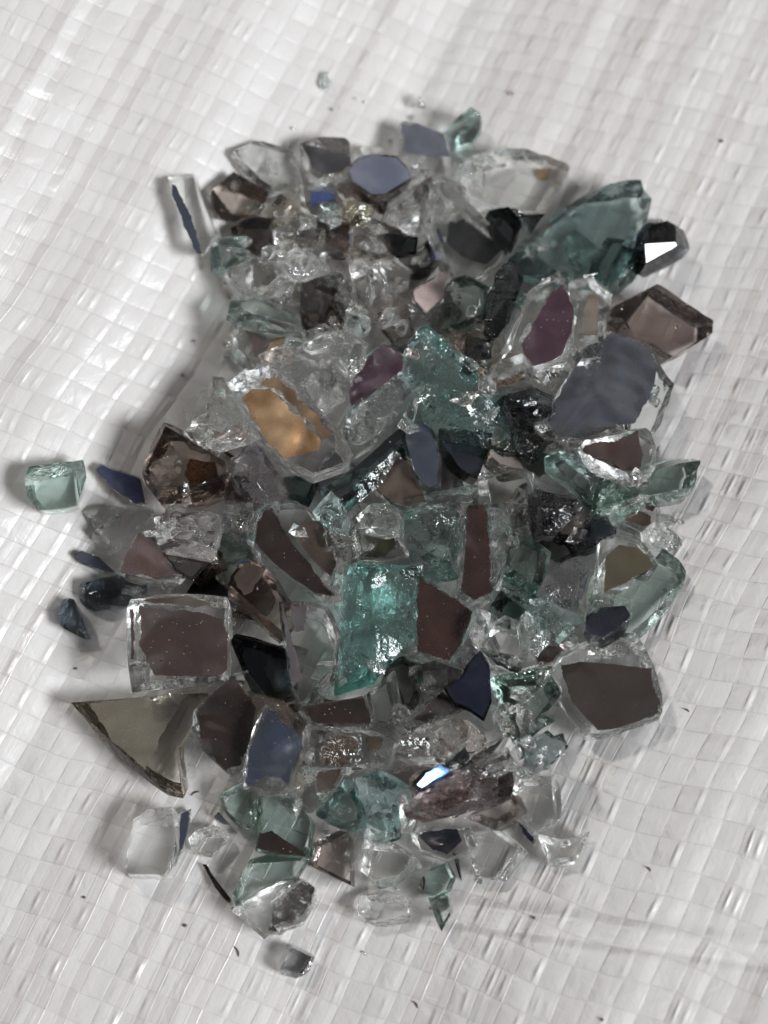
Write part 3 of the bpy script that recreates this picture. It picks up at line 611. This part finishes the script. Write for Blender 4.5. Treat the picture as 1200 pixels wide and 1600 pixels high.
def _hash_noise(x, seed):
    """smooth 1-D noise, numpy"""
    r = np.random.RandomState(seed).uniform(-1, 1, 512)
    i = np.floor(x).astype(int)
    f = x - i
    f = f * f * (3 - 2 * f)
    return r[i % 512] * (1 - f) + r[(i + 1) % 512] * f


def sheet_z(x, y):
    """mm; the sheet dips under the heap and climbs in soft folds beyond it"""
    x = np.asarray(x, float)
    y = np.asarray(y, float)
    u = x * UN[0] + y * UN[1]
    v = x * VN[0] + y * VN[1]
    q = np.maximum(0, -17 - u)
    z = 0.42 * (np.sqrt(q * q + 16) - 4)
    z = np.where(z > 14, 14 + 6 * np.tanh((z - 14) / 6), z)
    # folds running with the warp on the climbing side
    far = sstep(-12, -24, u)
    z = z + far * (0.26 * np.sin(u / 2.6 + 0.05 * v + 0.6) + 0.35 * _hash_noise(u / 3.1 + 40 + 0.02 * v, 3))
    # small buckle lines beyond the smoky block
    z = z + 0.45 * np.exp(-((u + 17 + 0.10 * v) / 2.2) ** 2) * sstep(16, 4, np.abs(v - 10))
    z = z + 0.5 * np.exp(-((v + 4 - 0.25 * u) / 2.0) ** 2) * sstep(-9, -16, u) * sstep(-42, -30, u)
    # gentle roll on the other side, and the crossing crease low down
    qr = np.maximum(0, u - 12)
    z = z + 0.25 * np.minimum(np.sqrt(qr * qr + 25) - 5, 60) + 0.25 * np.sin(u / 5.2 + 1.0) * sstep(8, 20, u)
    cr = v - 0.16 * u + 37.5
    z = z + (-0.45 * np.exp(-(cr / 0.5) ** 2) + 0.42 * np.exp(-((cr - 1.3) / 0.9) ** 2)) * sstep(-2, 10, u)
    z = z + 0.10 * _hash_noise(u / 2.0 + 90, 5) + 0.07 * _hash_noise(v / 2.3 + 70, 6)
    return z


def build_sheet():
    nx, ny = 440, 560
    ed = lambda a, b_, n: np.concatenate([a - np.geomspace(240, 1.5, 24), np.linspace(a, b_, n - 48), b_ + np.geomspace(1.5, 240, 24)])
    xs = ed(-58, 58, nx)
    ys = ed(-66, 78, ny)
    X, Y = np.meshgrid(xs, ys)
    Zs = sheet_z(X, Y)
    co = np.stack([X, Y, Zs], -1).reshape(-1, 3) * MM
    me = bpy.data.meshes.new('woven_sheet')
    i = np.arange(nx * ny).reshape(ny, nx)
    q = np.stack([i[:-1, :-1], i[:-1, 1:], i[1:, 1:], i[1:, :-1]], -1).reshape(-1, 4)
    me.vertices.add(nx * ny)
    me.vertices.foreach_set('co', co.astype(np.float32).ravel())
    me.loops.add(q.size)
    me.loops.foreach_set('vertex_index', q.ravel().astype(np.int32))
    me.polygons.add(len(q))
    me.polygons.foreach_set('loop_start', np.arange(0, q.size, 4, dtype=np.int32))
    me.update(calc_edges=True)
    me.polygons.foreach_set('use_smooth', np.ones(len(q), bool))
    U = (X * UN[0] + Y * UN[1])
    V = (X * VN[0] + Y * VN[1])
    U = U + 0.35 * _hash_noise(V / 9 + 11, 21) + 0.06 * _hash_noise(V / 2.6 + 0.3 * U + 31, 23) + 0.0015 * V * np.abs(V) * 0.3
    V = V + 0.45 * _hash_noise(U / 8 + 5, 22) + 0.07 * _hash_noise(U / 2.3 + 0.25 * V + 64, 24) - 0.0022 * (U * V) * 0.6
    uv = np.stack([U / 2.05, V / 2.35], -1).reshape(-1, 2)
    l = me.uv_layers.new(name='tapes')
    l.data.foreach_set('uv', uv[q.ravel()].astype(np.float32).ravel())
    o = bpy.data.objects.new('ground_sheet', me)
    COL.objects.link(o)
    o['kind'] = 'structure'
    m, t, oo = newmat('white_woven_tape')
    b = NB(t)
    uvn = b.n('ShaderNodeUVMap', uv_map='tapes')
    sp = b.n('ShaderNodeSeparateXYZ')
    b.link(uvn.outputs[0], sp.inputs[0])
    Uo, Vo = sp.outputs[0], sp.outputs[1]
    fu, fv = b.m('FRACT', Uo), b.m('FRACT', Vo)
    iu, iv = b.m('FLOOR', Uo), b.m('FLOOR', Vo)
    par = b.m('MODULO', b.m('ADD', b.m('ADD', iu, iv), 2000.0), 2.0)
    par = b.m('GREATER_THAN', par, 0.5)

    def rnd(i_, off):
        wn = b.n('ShaderNodeTexWhiteNoise', noise_dimensions='1D')
        b.link(b.m('ADD', i_, off), wn.inputs['W'])
        return wn.outputs[0]

    def rnd2(off):
        wn = b.n('ShaderNodeTexWhiteNoise', noise_dimensions='3D')
        c = b.n('ShaderNodeCombineXYZ')
        b.link(iu, c.inputs[0])
        b.link(iv, c.inputs[1])
        c.inputs[2].default_value = off
        b.link(c.outputs[0], wn.inputs['Vector'])
        return wn.outputs[0]

    def bell(x, c, wd):           # smooth bump round x = c
        d = b.m('DIVIDE', b.m('SUBTRACT', x, c), wd)
        return b.m('EXPONENT', b.m('MULTIPLY', b.m('MULTIPLY', d, d), -1.0))

    def arch(x):
        return b.m('SINE', b.m('MULTIPLY', x, math.pi))

    ru, rv = rnd(iu, 3.1), rnd(iv, 9.7)
    # how the tape lies: one over, one under
    warp = b.m('MULTIPLY', b.m('ADD', 0.35, b.m('MULTIPLY', arch(fv), 0.65)), b.m('POWER', arch(fu), 0.22))
    weft = b.m('MULTIPLY', b.m('ADD', 0.25, b.m('MULTIPLY', arch(fu), 0.65)), b.m('POWER', arch(fv), 0.22))
    mixh = b.m('ADD', b.m('MULTIPLY', warp, par), b.m('MULTIPLY', weft, b.m('SUBTRACT', 1.0, par)))
    h = b.m('MULTIPLY', mixh, 0.115)
    # each tape lies at its own small slant
    h = b.m('ADD', h, b.m('MULTIPLY', b.m('MULTIPLY', b.m('SUBTRACT', fu, 0.5), b.m('SUBTRACT', ru, 0.5)), 0.17))
    h = b.m('ADD', h, b.m('MULTIPLY', b.m('MULTIPLY', b.m('SUBTRACT', fv, 0.5), b.m('SUBTRACT', rv, 0.5)), 0.13))
    # folded-over edge of some warp tapes: a proud ridge, mostly where the tape passes over
    fold = b.m('MULTIPLY', b.m('SUBTRACT', ru, 0.40), 4.0, clamp=True)
    over = b.m('ADD', 0.15, b.m('MULTIPLY', par, b.m('MULTIPLY', arch(fv), b.m('ADD', 0.4, b.m('MULTIPLY', rnd2(2.0), 0.9)))))
    ridge = b.m('ADD', bell(fu, b.m('ADD', 0.62, b.m('MULTIPLY', rnd(iu, 1.3), 0.2)), 0.10),
                b.m('MULTIPLY', bell(fu, 0.3, 0.07), b.m('GREATER_THAN', rnd(iu, 7.7), 0.8)))
    h = b.m('ADD', h, b.m('MULTIPLY', b.m('MULTIPLY', ridge, fold), b.m('MULTIPLY', over, 0.085)))
    # proud edges of the doubled tapes
    dbl = b.m('GREATER_THAN', rnd(iu, 5.5), 0.62)
    h = b.m('ADD', h, b.m('MULTIPLY', dbl, b.m('MULTIPLY', b.m('ADD', bell(fu, 0.52, 0.05), bell(fu, 0.95, 0.04)), b.m('MULTIPLY', rnd2(12.0), 0.03))))
    # wrinkles in the thin film
    tc = b.n('ShaderNodeTexCoord')
    sc = b.n('ShaderNodeVectorMath', operation='SCALE')
    sc.inputs['Scale'].default_value = 1000
    b.link(tc.outputs['Object'], sc.inputs[0])
    n1 = b.n('ShaderNodeTexNoise')
    n1.inputs['Scale'].default_value = 0.55
    n1.inputs['Detail'].default_value = 4
    n1.inputs['Distortion'].default_value = 0.6
    b.link(sc.outputs[0], n1.inputs['Vector'])
    h = b.m('ADD', h, b.m('MULTIPLY', n1.outputs[0], 0.12))
    str_ = b.n('ShaderNodeTexNoise')
    mpv = b.n('ShaderNodeMapping')
    mpv.inputs['Scale'].default_value = (9.0, 0.5, 1)
    b.link(uvn.outputs[0], mpv.inputs['Vector'])
    b.link(mpv.outputs[0], str_.inputs['Vector'])
    str_.inputs['Scale'].default_value = 1.0
    str_.inputs['Detail'].default_value = 2
    h = b.m('ADD', h, b.m('MULTIPLY', str_.outputs[0], 0.022))
    bu = b.n('ShaderNodeBump')
    bu.inputs['Strength'].default_value = 1.0
    bu.inputs['Distance'].default_value = 0.001
    b.link(h, bu.inputs['Height'])
    p = b.n('ShaderNodeBsdfPrincipled')
    # doubled tape reads a little darker, single tape a little paler
    band = b.m('MULTIPLY', b.m('GREATER_THAN', rnd(iu, 5.5), 0.62),
               b.m('MULTIPLY', b.m('GREATER_THAN', fu, 0.55), b.m('LESS_THAN', fu, 0.97)))
    gap = b.m('MULTIPLY', b.m('SUBTRACT', 1.0, b.m('POWER', arch(fv), 0.12)), b.m('ADD', 0.05, b.m('MULTIPLY', rnd(iv, 4.4), 0.4)))
    dark = b.m('ADD', b.m('MULTIPLY', band, 0.50), b.m('ADD', gap, b.m('MULTIPLY', rnd2(8.0), 0.25)))
    mc = b.n('ShaderNodeMixRGB')
    mc.inputs[1].default_value = (0.685, 0.668, 0.652, 1)
    mc.inputs[2].default_value = (0.47, 0.44, 0.42, 1)
    b.link(b.m('MULTIPLY', dark, 1.0, clamp=True), mc.inputs[0])
    b.link(mc.outputs[0], p.inputs['Base Color'])
    p.inputs['Roughness'].default_value = 0.34
    p.inputs['Specular IOR Level'].default_value = 0.5
    b.link(bu.outputs[0], p.inputs['Normal'])
    b.link(p.outputs[0], oo.inputs['Surface'])
    me.materials.append(m)
    return o


build_sheet()

# ------------------------------------------------------------------ shard geometry
def area2(p):
    return 0.5 * sum(p[i][0] * p[(i + 1) % len(p)][1] - p[(i + 1) % len(p)][0] * p[i][1] for i in range(len(p)))


def jag(poly, amp, step, rng, clean=0.5):
    """break the straight edges of an outline up the way glass breaks"""
    outp = []
    n = len(poly)
    for i in range(n):
        a, b_ = Vector(poly[i]), Vector(poly[(i + 1) % n])
        L = (b_ - a).length
        k = max(1, int(L / step))
        nrm = Vector((b_.y - a.y, a.x - b_.x))
        if nrm.length > 0:
            nrm.normalize()
        q = amp * (0.2 if rng.random() < clean else 1.0)
        bow = rng.uniform(-0.03, 0.03) * L
        off = rng.uniform(0, 99)
        for j in range(k):
            t = j / k
            d = 0 if j == 0 else (bow * 4 * t * (1 - t) + q * L ** 0.5 * mnoise.noise(Vector((off + t * L * 0.9, 0, 0))) * 1.2
                                  + q * 0.6 * rng.uniform(-1, 1))
            outp.append(a.lerp(b_, t) + nrm * d)
    return outp


def inside(pt, poly):
    x, y = pt
    c = False
    j = len(poly) - 1
    for i in range(len(poly)):
        xi, yi = poly[i]
        xj, yj = poly[j]
        if (yi > y) != (yj > y) and x < (xj - xi) * (y - yi) / (yj - yi + 1e-12) + xi:
            c = not c
        j = i
    return c


def shard_mesh(name, poly, th, rough, rng, mats, keep=None, chunk=False, keep_bottom=False, allfrac=False):
    """poly: outline in mm round the origin in the plane of the upper face (z = 0), the glass hangs below it.
    keep: points that must stay on the flat upper face (under a coating)."""
    if area2(poly) < 0:
        poly = poly[::-1]
    out_ = jag(poly, 0.02 + 0.15 * rough, 0.8 if rough < 0.45 else 0.5, rng)
    bm = bmesh.new()
    top = [bm.verts.new((p.x, p.y, 0)) for p in out_]
    f = bm.faces.new(top)
    r = bmesh.ops.extrude_face_region(bm, geom=[f])
    low = [v for v in r['geom'] if isinstance(v, bmesh.types.BMVert)]
    sx, sy = rng.uniform(-0.14, 0.14) * th * 2, rng.uniform(-0.14, 0.14) * th * 2
    if keep_bottom:
        sx = sy = 0
    k = rng.uniform(0.95, 1.02) if keep_bottom else rng.uniform(0.84, 0.98)
    for v in low:
        v.co = Vector((v.co.x * k + sx, v.co.y * k + sy, -th * rng.uniform(0.985, 1.0)))
    bmesh.ops.recalc_face_normals(bm, faces=bm.faces[:])
    for f in bm.faces:
        f.material_index = 0 if abs(f.normal.z) > 0.95 else 1

    def cut(co, no):
        g = bm.verts[:] + bm.edges[:] + bm.faces[:]
        rr = bmesh.ops.bisect_plane(bm, geom=g, dist=1e-5, plane_co=co, plane_no=no, clear_outer=True)
        ed = [e_ for e_ in rr['geom_cut'] if isinstance(e_, bmesh.types.BMEdge) and e_.is_valid and len(e_.link_faces) == 1]
        if ed:
            try:
                fr = bmesh.ops.triangle_fill(bm, use_beauty=True, use_dissolve=True, edges=ed, normal=no)
                for ff in fr['geom']:
                    if isinstance(ff, bmesh.types.BMFace):
                        ff.material_index = 1
            except Exception:
                pass

    idx = convex_hull_2d([Vector(p) for p in poly])
    hull = [Vector(poly[i]) for i in idx]
    if area2([(p.x, p.y) for p in hull]) < 0:
        hull.reverse()
    size = math.sqrt(abs(area2(poly)))
    per = [(hull[i], hull[(i + 1) % len(hull)]) for i in range(len(hull))]
    for a, b_ in per:
        L = (b_ - a).length
        if L < size * 0.3:
            continue
        t = (b_ - a).normalized()
        nrm = Vector((t.y, -t.x))
        ang = t.angle(Vector((1, 0)))
        for up in (1, 0):
            if rng.random() > ((0.12 + 0.7 * rough) if up else 0.4):
                continue
            wdt = size * rng.uniform(0.05, 0.16 + 0.30 * rough)
            if keep and (up or keep_bottom):
                room = min((a - Vector(p)).dot(nrm) for p in keep)
                wdt = min(wdt, room - 0.06)
                if wdt < 0.08:
                    continue
            drop = th * rng.uniform(0.25, 0.8)
            tw = Matrix.Rotation(rng.uniform(-0.18, 0.18) if not keep else 0, 2) @ nrm
            no = Vector((tw.x * drop, tw.y * drop, wdt if up else -wdt)).normalized()
            co = Vector((a.x - nrm.x * wdt, a.y - nrm.y * wdt, 0 if up else -th))
            cut(co, no)
    if chunk:
        for kq in range(rng.randint(4, 7)):
            a_ = rng.uniform(0, 6.283)
            sl = rng.uniform(0.10, 0.65)
            no = Vector((math.cos(a_) * sl, math.sin(a_) * sl, 1)).normalized()
            co = Vector((math.cos(a_), math.sin(a_), 0)) * size * rng.uniform(-0.05, 0.25)
            co.z = -th * rng.uniform(0.0, 0.12)
            cut(co, no)
    bmesh.ops.recalc_face_normals(bm, faces=bm.faces[:])
    if chunk or allfrac:
        for f in bm.faces:
            f.material_index = 1
    # no edge of broken glass is perfectly sharp: a hair's breadth of chamfer catches the light
    sharp = [e_ for e_ in bm.edges if len(e_.link_faces) == 2 and e_.calc_face_angle(0) > 0.5]
    try:
        bv = bmesh.ops.bevel(bm, geom=sharp, offset=min(0.035, th * 0.04), offset_type='OFFSET', segments=1, profile=0.5, affect='EDGES', clamp_overlap=True)
        for ff in bv['faces']:
            ff.material_index = 1
    except Exception:
        pass
    bmesh.ops.triangulate(bm, faces=bm.faces[:])
    me = bpy.data.meshes.new(name)
    for v in bm.verts:
        v.co *= MM
    bm.to_mesh(me)
    bm.free()
    for m in mats:
        me.materials.append(m)
    return me


def film_mesh(name, poly, z0, z1, rng, mat):
    if area2(poly) < 0:
        poly = poly[::-1]
    o_ = jag(poly, 0.10, 0.16, rng, 0.3)
    bm = bmesh.new()
    f = bm.faces.new([bm.verts.new((p.x, p.y, z1)) for p in o_])
    r = bmesh.ops.extrude_face_region(bm, geom=[f])
    for v in r['geom']:
        if isinstance(v, bmesh.types.BMVert):
            v.co.z = z0
    bmesh.ops.recalc_face_normals(bm, faces=bm.faces[:])
    bmesh.ops.triangulate(bm, faces=bm.faces[:])
    for v in bm.verts:
        v.co *= MM
    me = bpy.data.meshes.new(name)
    bm.to_mesh(me)
    bm.free()
    me.materials.append(mat)
    return me


# ------------------------------------------------------------------ stacking: a height map of the heap, 0.5 mm cells
GX0, GY0, GS, GNX, GNY = -60, -70, 0.5, 240, 340
gx = GX0 + (np.arange(GNX) + 0.5) * GS
gy = GY0 + (np.arange(GNY) + 0.5) * GS
GXX, GYY = np.meshgrid(gx, gy)
HM = sheet_z(GXX, GYY)


def foot(polyxy):
    P = np.array(polyxy)
    c = np.zeros(HM.shape, bool)
    i0 = max(0, int((P[:, 0].min() - GX0) / GS) - 1)
    i1 = min(GNX, int((P[:, 0].max() - GX0) / GS) + 2)
    j0 = max(0, int((P[:, 1].min() - GY0) / GS) - 1)
    j1 = min(GNY, int((P[:, 1].max() - GY0) / GS) + 2)
    x, y = GXX[j0:j1, i0:i1], GYY[j0:j1, i0:i1]
    ins = np.zeros(x.shape, bool)
    n = len(P)
    for i in range(n):
        a, b_ = P[i], P[(i + 1) % n]
        if a[1] == b_[1]:
            continue
        cond = ((a[1] > y) != (b_[1] > y)) & (x < (b_[0] - a[0]) * (y - a[1]) / (b_[1] - a[1]) + a[0])
        ins ^= cond
    c[j0:j1, i0:i1] = ins
    return c


def ceil_z(x, y):
    """the heap's dome, mm: no shard lies above it"""
    g = on_plane(600, 830, Vector((0, 0, 0)), Z)
    rr = math.sqrt(((x - 0.5) / 30.0) ** 2 + ((y - g.y) / 40.0) ** 2)
    return 1.5 + 13.0 * max(0.0, 1 - rr ** 2.2)


NAMES = {'crumb': 'glass_crumb', 'shard': 'glass_shard', 'sliver': 'glass_sliver', 'mirror': 'mirror_shard',
         'chunk': 'glass_chunk', 'splinter': 'glass_splinter'}
CATS = {'crumb': 'glass crumb', 'shard': 'glass shard', 'sliver': 'glass sliver', 'mirror': 'mirror shard',
        'chunk': 'glass chunk', 'splinter': 'glass splinter'}


def normal_for(opts, c, rng, big):
    if 'flash' in opts:
        L = (KEY_POS - c).normalized()
        V = (CAMP - c).normalized()
        h = (L + V).normalized()
        f = opts['flash']
        q = (Z * (1 - f) + h * f).normalized() if f < 1 else h
        return (q + Vector((rng.uniform(-.02, .02), rng.uniform(-.02, .02), 0))).normalized()
    if 'tilt' in opts:
        tx, ty = opts['tilt']
    else:
        s = 3 if 'lie' in opts else (7 if big else 13)
        tx, ty = rng.gauss(0, s), rng.gauss(2, s)
    nv = Vector((math.tan(math.radians(tx)), math.tan(math.radians(ty)), 1))
    if 'lie' in opts:
        e_ = 1.5
        nv.x -= float(sheet_z(c.x + e_, c.y) - sheet_z(c.x - e_, c.y)) / (2 * e_) * 0.8
        nv.y -= float(sheet_z(c.x, c.y + e_) - sheet_z(c.x, c.y - e_)) / (2 * e_) * 0.8
    return nv.normalized()


UNDERCOAT = ('rust', 'brown', 'amberfilm', 'ochre', 'olivedark', 'brightblue')


def place(kind, gl, th, rough, label, outline, coats, opts, seed, group=None):
    rng = random.Random(seed)
    th *= 0.95
    n = len(outline)
    cx = sum(p[0] for p in outline) / n
    cy = sum(p[1] for p in outline) / n
    if not opts.get('lie') and group is None and len(coats) == 0:
        outline = [(cx + (p[0] - cx) * 1.06, cy + (p[1] - cy) * 1.06) for p in outline]
    c0 = on_plane(cx, cy, Vector((0, 0, 2.0)), Z)
    a = math.sqrt(abs(area2(outline))) * PXMM
    th = min(th, 0.75 * a + 0.2)
    zc = float(sheet_z(c0.x, c0.y)) + th
    for it in range(3):
        c = on_plane(cx, cy, Vector((0, 0, zc)), Z)
        no = normal_for(opts, c, rng if it == 0 else random.Random(seed + 1), a > 5)
        if it == 0:
            no_keep = no
        no = no_keep
        P3 = [on_plane(p[0], p[1], c, no) for p in outline]
        m = foot([(p.x, p.y) for p in P3])
        if not m.any():
            break
        # resting height: the underside plane must clear most of what lies under the footprint
        und = (-(no.x * (GXX[m] - c.x) + no.y * (GYY[m] - c.y)) / no.z) - th / no.z
        gap = HM[m] - und
        sup = float(np.percentile(gap, 74))
        sh = sheet_z(GXX[m], GYY[m])
        lowest = float(np.max(sh - und)) - 0.25          # stays out of the sheet
        top_ok = float(sheet_z(c.x, c.y)) + ceil_z(c.x, c.y)
        zc = max(min(sup, max(top_ok, lowest)), lowest)
    m = foot([(p.x, p.y) for p in P3])
    if m.any():
        topz = c.z - (no.x * (GXX[m] - c.x) + no.y * (GYY[m] - c.y)) / no.z
        HM[m] = np.maximum(HM[m], topz - 0.15)
    # local frame
    xa = Vector((1, 0, 0))
    xa = (xa - no * xa.dot(no)).normalized()
    ya = no.cross(xa)
    loc = lambda q: ((q - c).dot(xa), (q - c).dot(ya))
    poly = [loc(q) for q in P3]
    cpolys = []
    under = opts.get('under') or (coats and coats[0][0] in UNDERCOAT)
    ap = c - no * (th * 0.64) if under else c      # where the back of the plate seems to lie, seen through it
    for cn, cp in coats:
        cpolys.append((cn, [loc(on_plane(p[0], p[1], ap, no)) for p in cp]))
    keep = [p for cn, q in cpolys for p in q] if cpolys and not under else None
    base = NAMES[kind]
    keep = [p for cn, q in cpolys for p in q] if cpolys else None
    me = shard_mesh(base, poly, th, rough, rng, GL[gl], keep, keep_bottom=bool(under), allfrac='frac' in opts, chunk=(kind in ('chunk', 'crumb') or group == 'loose splinters' or (kind == 'mirror' and under and rough > .6)))
    M = Matrix((( xa.x, ya.x, no.x, c.x * MM), (xa.y, ya.y, no.y, c.y * MM), (xa.z, ya.z, no.z, c.z * MM), (0, 0, 0, 1)))
    if cpolys:
        root = bpy.data.objects.new(base, None)
        root.empty_display_size = 0.002
        COL.objects.link(root)
        root.matrix_world = M
        g = bpy.data.objects.new('glass_body', me)
        COL.objects.link(g)
        g.parent = root
        for cn, q in cpolys:
            zz = (-th - 0.04, -th - 0.008) if under else (0.006, 0.035)
            if under:
                q = [(p[0] * 0.96, p[1] * 0.96) for p in q]
            fo = bpy.data.objects.new('mirror_coating', film_mesh('mirror_coating', q, zz[0], zz[1], rng, FILM[cn]))  # real coatings, plus the few painted golden reflections
            COL.objects.link(fo)
            fo.parent = root
    else:
        root = bpy.data.objects.new(base, me)
        COL.objects.link(root)
        root.matrix_world = M
    root['label'] = label
    root['category'] = CATS[kind]
    root['group'] = group or 'broken glass in the heap'
    return c.z


# ---- filler: chunks buried deep in the heap, seen only in the gaps
rf = random.Random(41)
nf = 0
FILL = ['clear', 'greyclear', 'palebrown', 'clear', 'paleaqua', 'clear', 'smoke', 'greyclear', 'clear', 'violetgrey', 'clear', 'brown']
tries = 0
done = []
while nf < P_FILL and tries < 4000:
    tries += 1
    x, y = rf.uniform(250, 1000), rf.uniform(250, 1310)
    if not inside((x, y), CORE) or any((x - q[0]) ** 2 + (y - q[1]) ** 2 < 58 ** 2 for q in done):
        continue
    done.append((x, y))
    r = rf.uniform(34, 58)
    k = rf.randint(5, 7)
    a0 = rf.uniform(0, 6.28)
    pts = [(x + r * rf.uniform(.65, 1.15) * math.cos(a0 + 6.283 * i / k), y + r * rf.uniform(.65, 1.15) * math.sin(a0 + 6.283 * i / k)) for i in range(k)]
    place('chunk', FILL[nf % len(FILL)], rf.uniform(2.2, 3.4), .7, 'broken glass chunk buried deep in the heap, showing only in gaps between other pieces', pts, [], {'tilt': (rf.gauss(0, 16), rf.gauss(0, 16))}, 900 + nf, 'glass buried deep in the heap')
    nf += 1

zz = []
for i, s in enumerate(SHARDS):
    zz.append(place(*s, 100 + i))
# ---- loose splinters lying over the joints of the heap and round its rim
rs = random.Random(77)
RIM = [(430, 330), (470, 400), (520, 480), (400, 470), (560, 440), (620, 380), (640, 520), (500, 570), (700, 560)]
for i in range(P_SPL):
    if i % 5 < 2:
        b0 = rs.choice(RIM)
        x, y = b0[0] + rs.gauss(0, 40), b0[1] + rs.gauss(0, 40)
    elif i % 5 < 4:
        q = rs.randrange(len(CORE))
        a_, b_ = CORE[q], CORE[(q + 1) % len(CORE)]
        tt = rs.random()
        x, y = a_[0] + (b_[0] - a_[0]) * tt + rs.gauss(0, 28), a_[1] + (b_[1] - a_[1]) * tt + rs.gauss(0, 28)
    else:
        x, y = rs.uniform(330, 900), rs.uniform(300, 1300)
    if any(inside((x, y), cp) for q_ in SHARDS for _c, cp in q_[6] if abs(area2(cp)) > 1500):
        continue
    if inside((x, y), [(350, 590), (440, 560), (560, 710), (480, 750)]) or inside((x, y), [(510, 1090), (530, 880), (660, 870), (650, 1000)]):
        continue
    r, st, a0, k = rs.uniform(6, 15), rs.uniform(1.0, 2.6), rs.uniform(0, 3.14), rs.randint(4, 6)
    pts = []
    for j in range(k):
        an = 6.283 * j / k + rs.uniform(-.3, .3)
        ex, ey = r * st * math.cos(an) * rs.uniform(.7, 1.1), r * math.sin(an) * rs.uniform(.7, 1.1)
        pts.append((x + ex * math.cos(a0) - ey * math.sin(a0), y + ex * math.sin(a0) + ey * math.cos(a0)))
    place('splinter', rs.choice(['clear', 'clear', 'clear', 'greyclear', 'paleaqua', 'palebrown']), rs.uniform(.7, 1.5), .9,
          'small loose see-through splinter lying among the bigger pieces of the heap', pts, [], {}, 3000 + i, 'loose splinters')

for i in range(P_DUST):
    q = rs.randrange(len(CORE))
    a_, b_ = CORE[q], CORE[(q + 1) % len(CORE)]
    tt = rs.random()
    mx_, my_ = a_[0] + (b_[0] - a_[0]) * tt, a_[1] + (b_[1] - a_[1]) * tt
    f_ = 1.06 + abs(rs.gauss(0, 0.12))
    x, y = 640 + (mx_ - 640) * f_, 800 + (my_ - 800) * f_
    r = rs.uniform(2.2, 5.5)
    pts = [(x + r * rs.uniform(.7, 1.4) * math.cos(6.283 * j / 4 + i), y + r * rs.uniform(.6, 1.0) * math.sin(6.283 * j / 4 + i)) for j in range(4)]
    place('crumb', rs.choice(['clear', 'clear', 'paleaqua', 'palebrown']), rs.uniform(.25, .5), .5,
          'tiny grain of glass grit strewn on the sheet round the heap', pts, [], {'lie': 1}, 5000 + i, 'glass grit on the sheet')

print('top of heap mm', max(zz), 'mean', sum(zz) / len(zz))

# ------------------------------------------------------------------ specks and fibres on the sheet
m, t, o = newmat('dark_dirt')
b = NB(t)
p = b.n('ShaderNodeBsdfPrincipled')
p.inputs['Base Color'].default_value = (0.10, 0.08, 0.07, 1)
p.inputs['Roughness'].default_value = 0.8
b.link(p.outputs[0], o.inputs['Surface'])
for i, (kd, lab, x, y, L, wd, an) in enumerate(DEBRIS):
    rng = random.Random(i)
    g = on_plane(x, y, Vector((0, 0, 0)), Z)
    for _ in range(3):
        g = on_plane(x, y, Vector((0, 0, float(sheet_z(g.x, g.y)) + 0.1)), Z)
    bm = bmesh.new()
    n = 9 if kd == 'fibre' else 6
    rings = []
    for k in range(n):
        tt = k / (n - 1)
        rad = wd * PXMM * 0.5 * math.sin(math.pi * (0.08 + 0.84 * tt)) ** 0.7 * rng.uniform(.8, 1.15)
        xx = (tt - .5) * L * PXMM
        yy = (0.9 * L * PXMM * 0.17 * (1 - (2 * tt - 1) ** 2) if kd == 'fibre' else 0)
        rings.append([bm.verts.new((xx * MM, (yy + rad * math.cos(q * 1.0472)) * MM, rad * 0.7 * math.sin(q * 1.0472) * MM)) for q in range(6)])
    for k in range(n - 1):
        for q in range(6):
            bm.faces.new((rings[k][q], rings[k][(q + 1) % 6], rings[k + 1][(q + 1) % 6], rings[k + 1][q]))
    bm.faces.new(rings[0])
    bm.faces.new(rings[-1])
    bmesh.ops.recalc_face_normals(bm, faces=bm.faces[:])
    nm = 'dirt_fibre' if kd == 'fibre' else 'dirt_speck'
    me = bpy.data.meshes.new(nm)
    bm.to_mesh(me)
    bm.free()
    me.materials.append(m)
    ob = bpy.data.objects.new(nm, me)
    COL.objects.link(ob)
    ob.location = g * MM
    ob.rotation_euler = (0, 0, math.radians(an))
    ob['label'] = lab
    ob['category'] = 'fibre' if kd == 'fibre' else 'speck'
    ob['group'] = 'specks of dirt on the sheet'

# ------------------------------------------------------------------ focus and render
fp = on_plane(600, 860, Vector((0, 0, 6.5)), Z)
cd.dof.use_dof = True
cd.dof.focus_distance = (CAMP - fp).dot(CR @ Z) * MM
cd.dof.aperture_fstop = P_FSTOP
S.render.engine = 'CYCLES'
C = S.cycles
C.max_bounces = 18
C.transmission_bounces = 18
C.transparent_max_bounces = 16
C.glossy_bounces = 8
C.diffuse_bounces = 4
C.caustics_reflective = True
C.caustics_refractive = True
C.blur_glossy = 0.3
C.sample_clamp_indirect = 25.0
C.use_denoising = True
try:
    C.denoiser = 'OPENIMAGEDENOISE'
    C.denoising_input_passes = 'RGB_ALBEDO_NORMAL'
except Exception:
    pass
V = S.view_settings
V.view_transform = 'Standard'
V.look = 'None'
V.exposure = 0
V.gamma = 1
V.use_curve_mapping = False
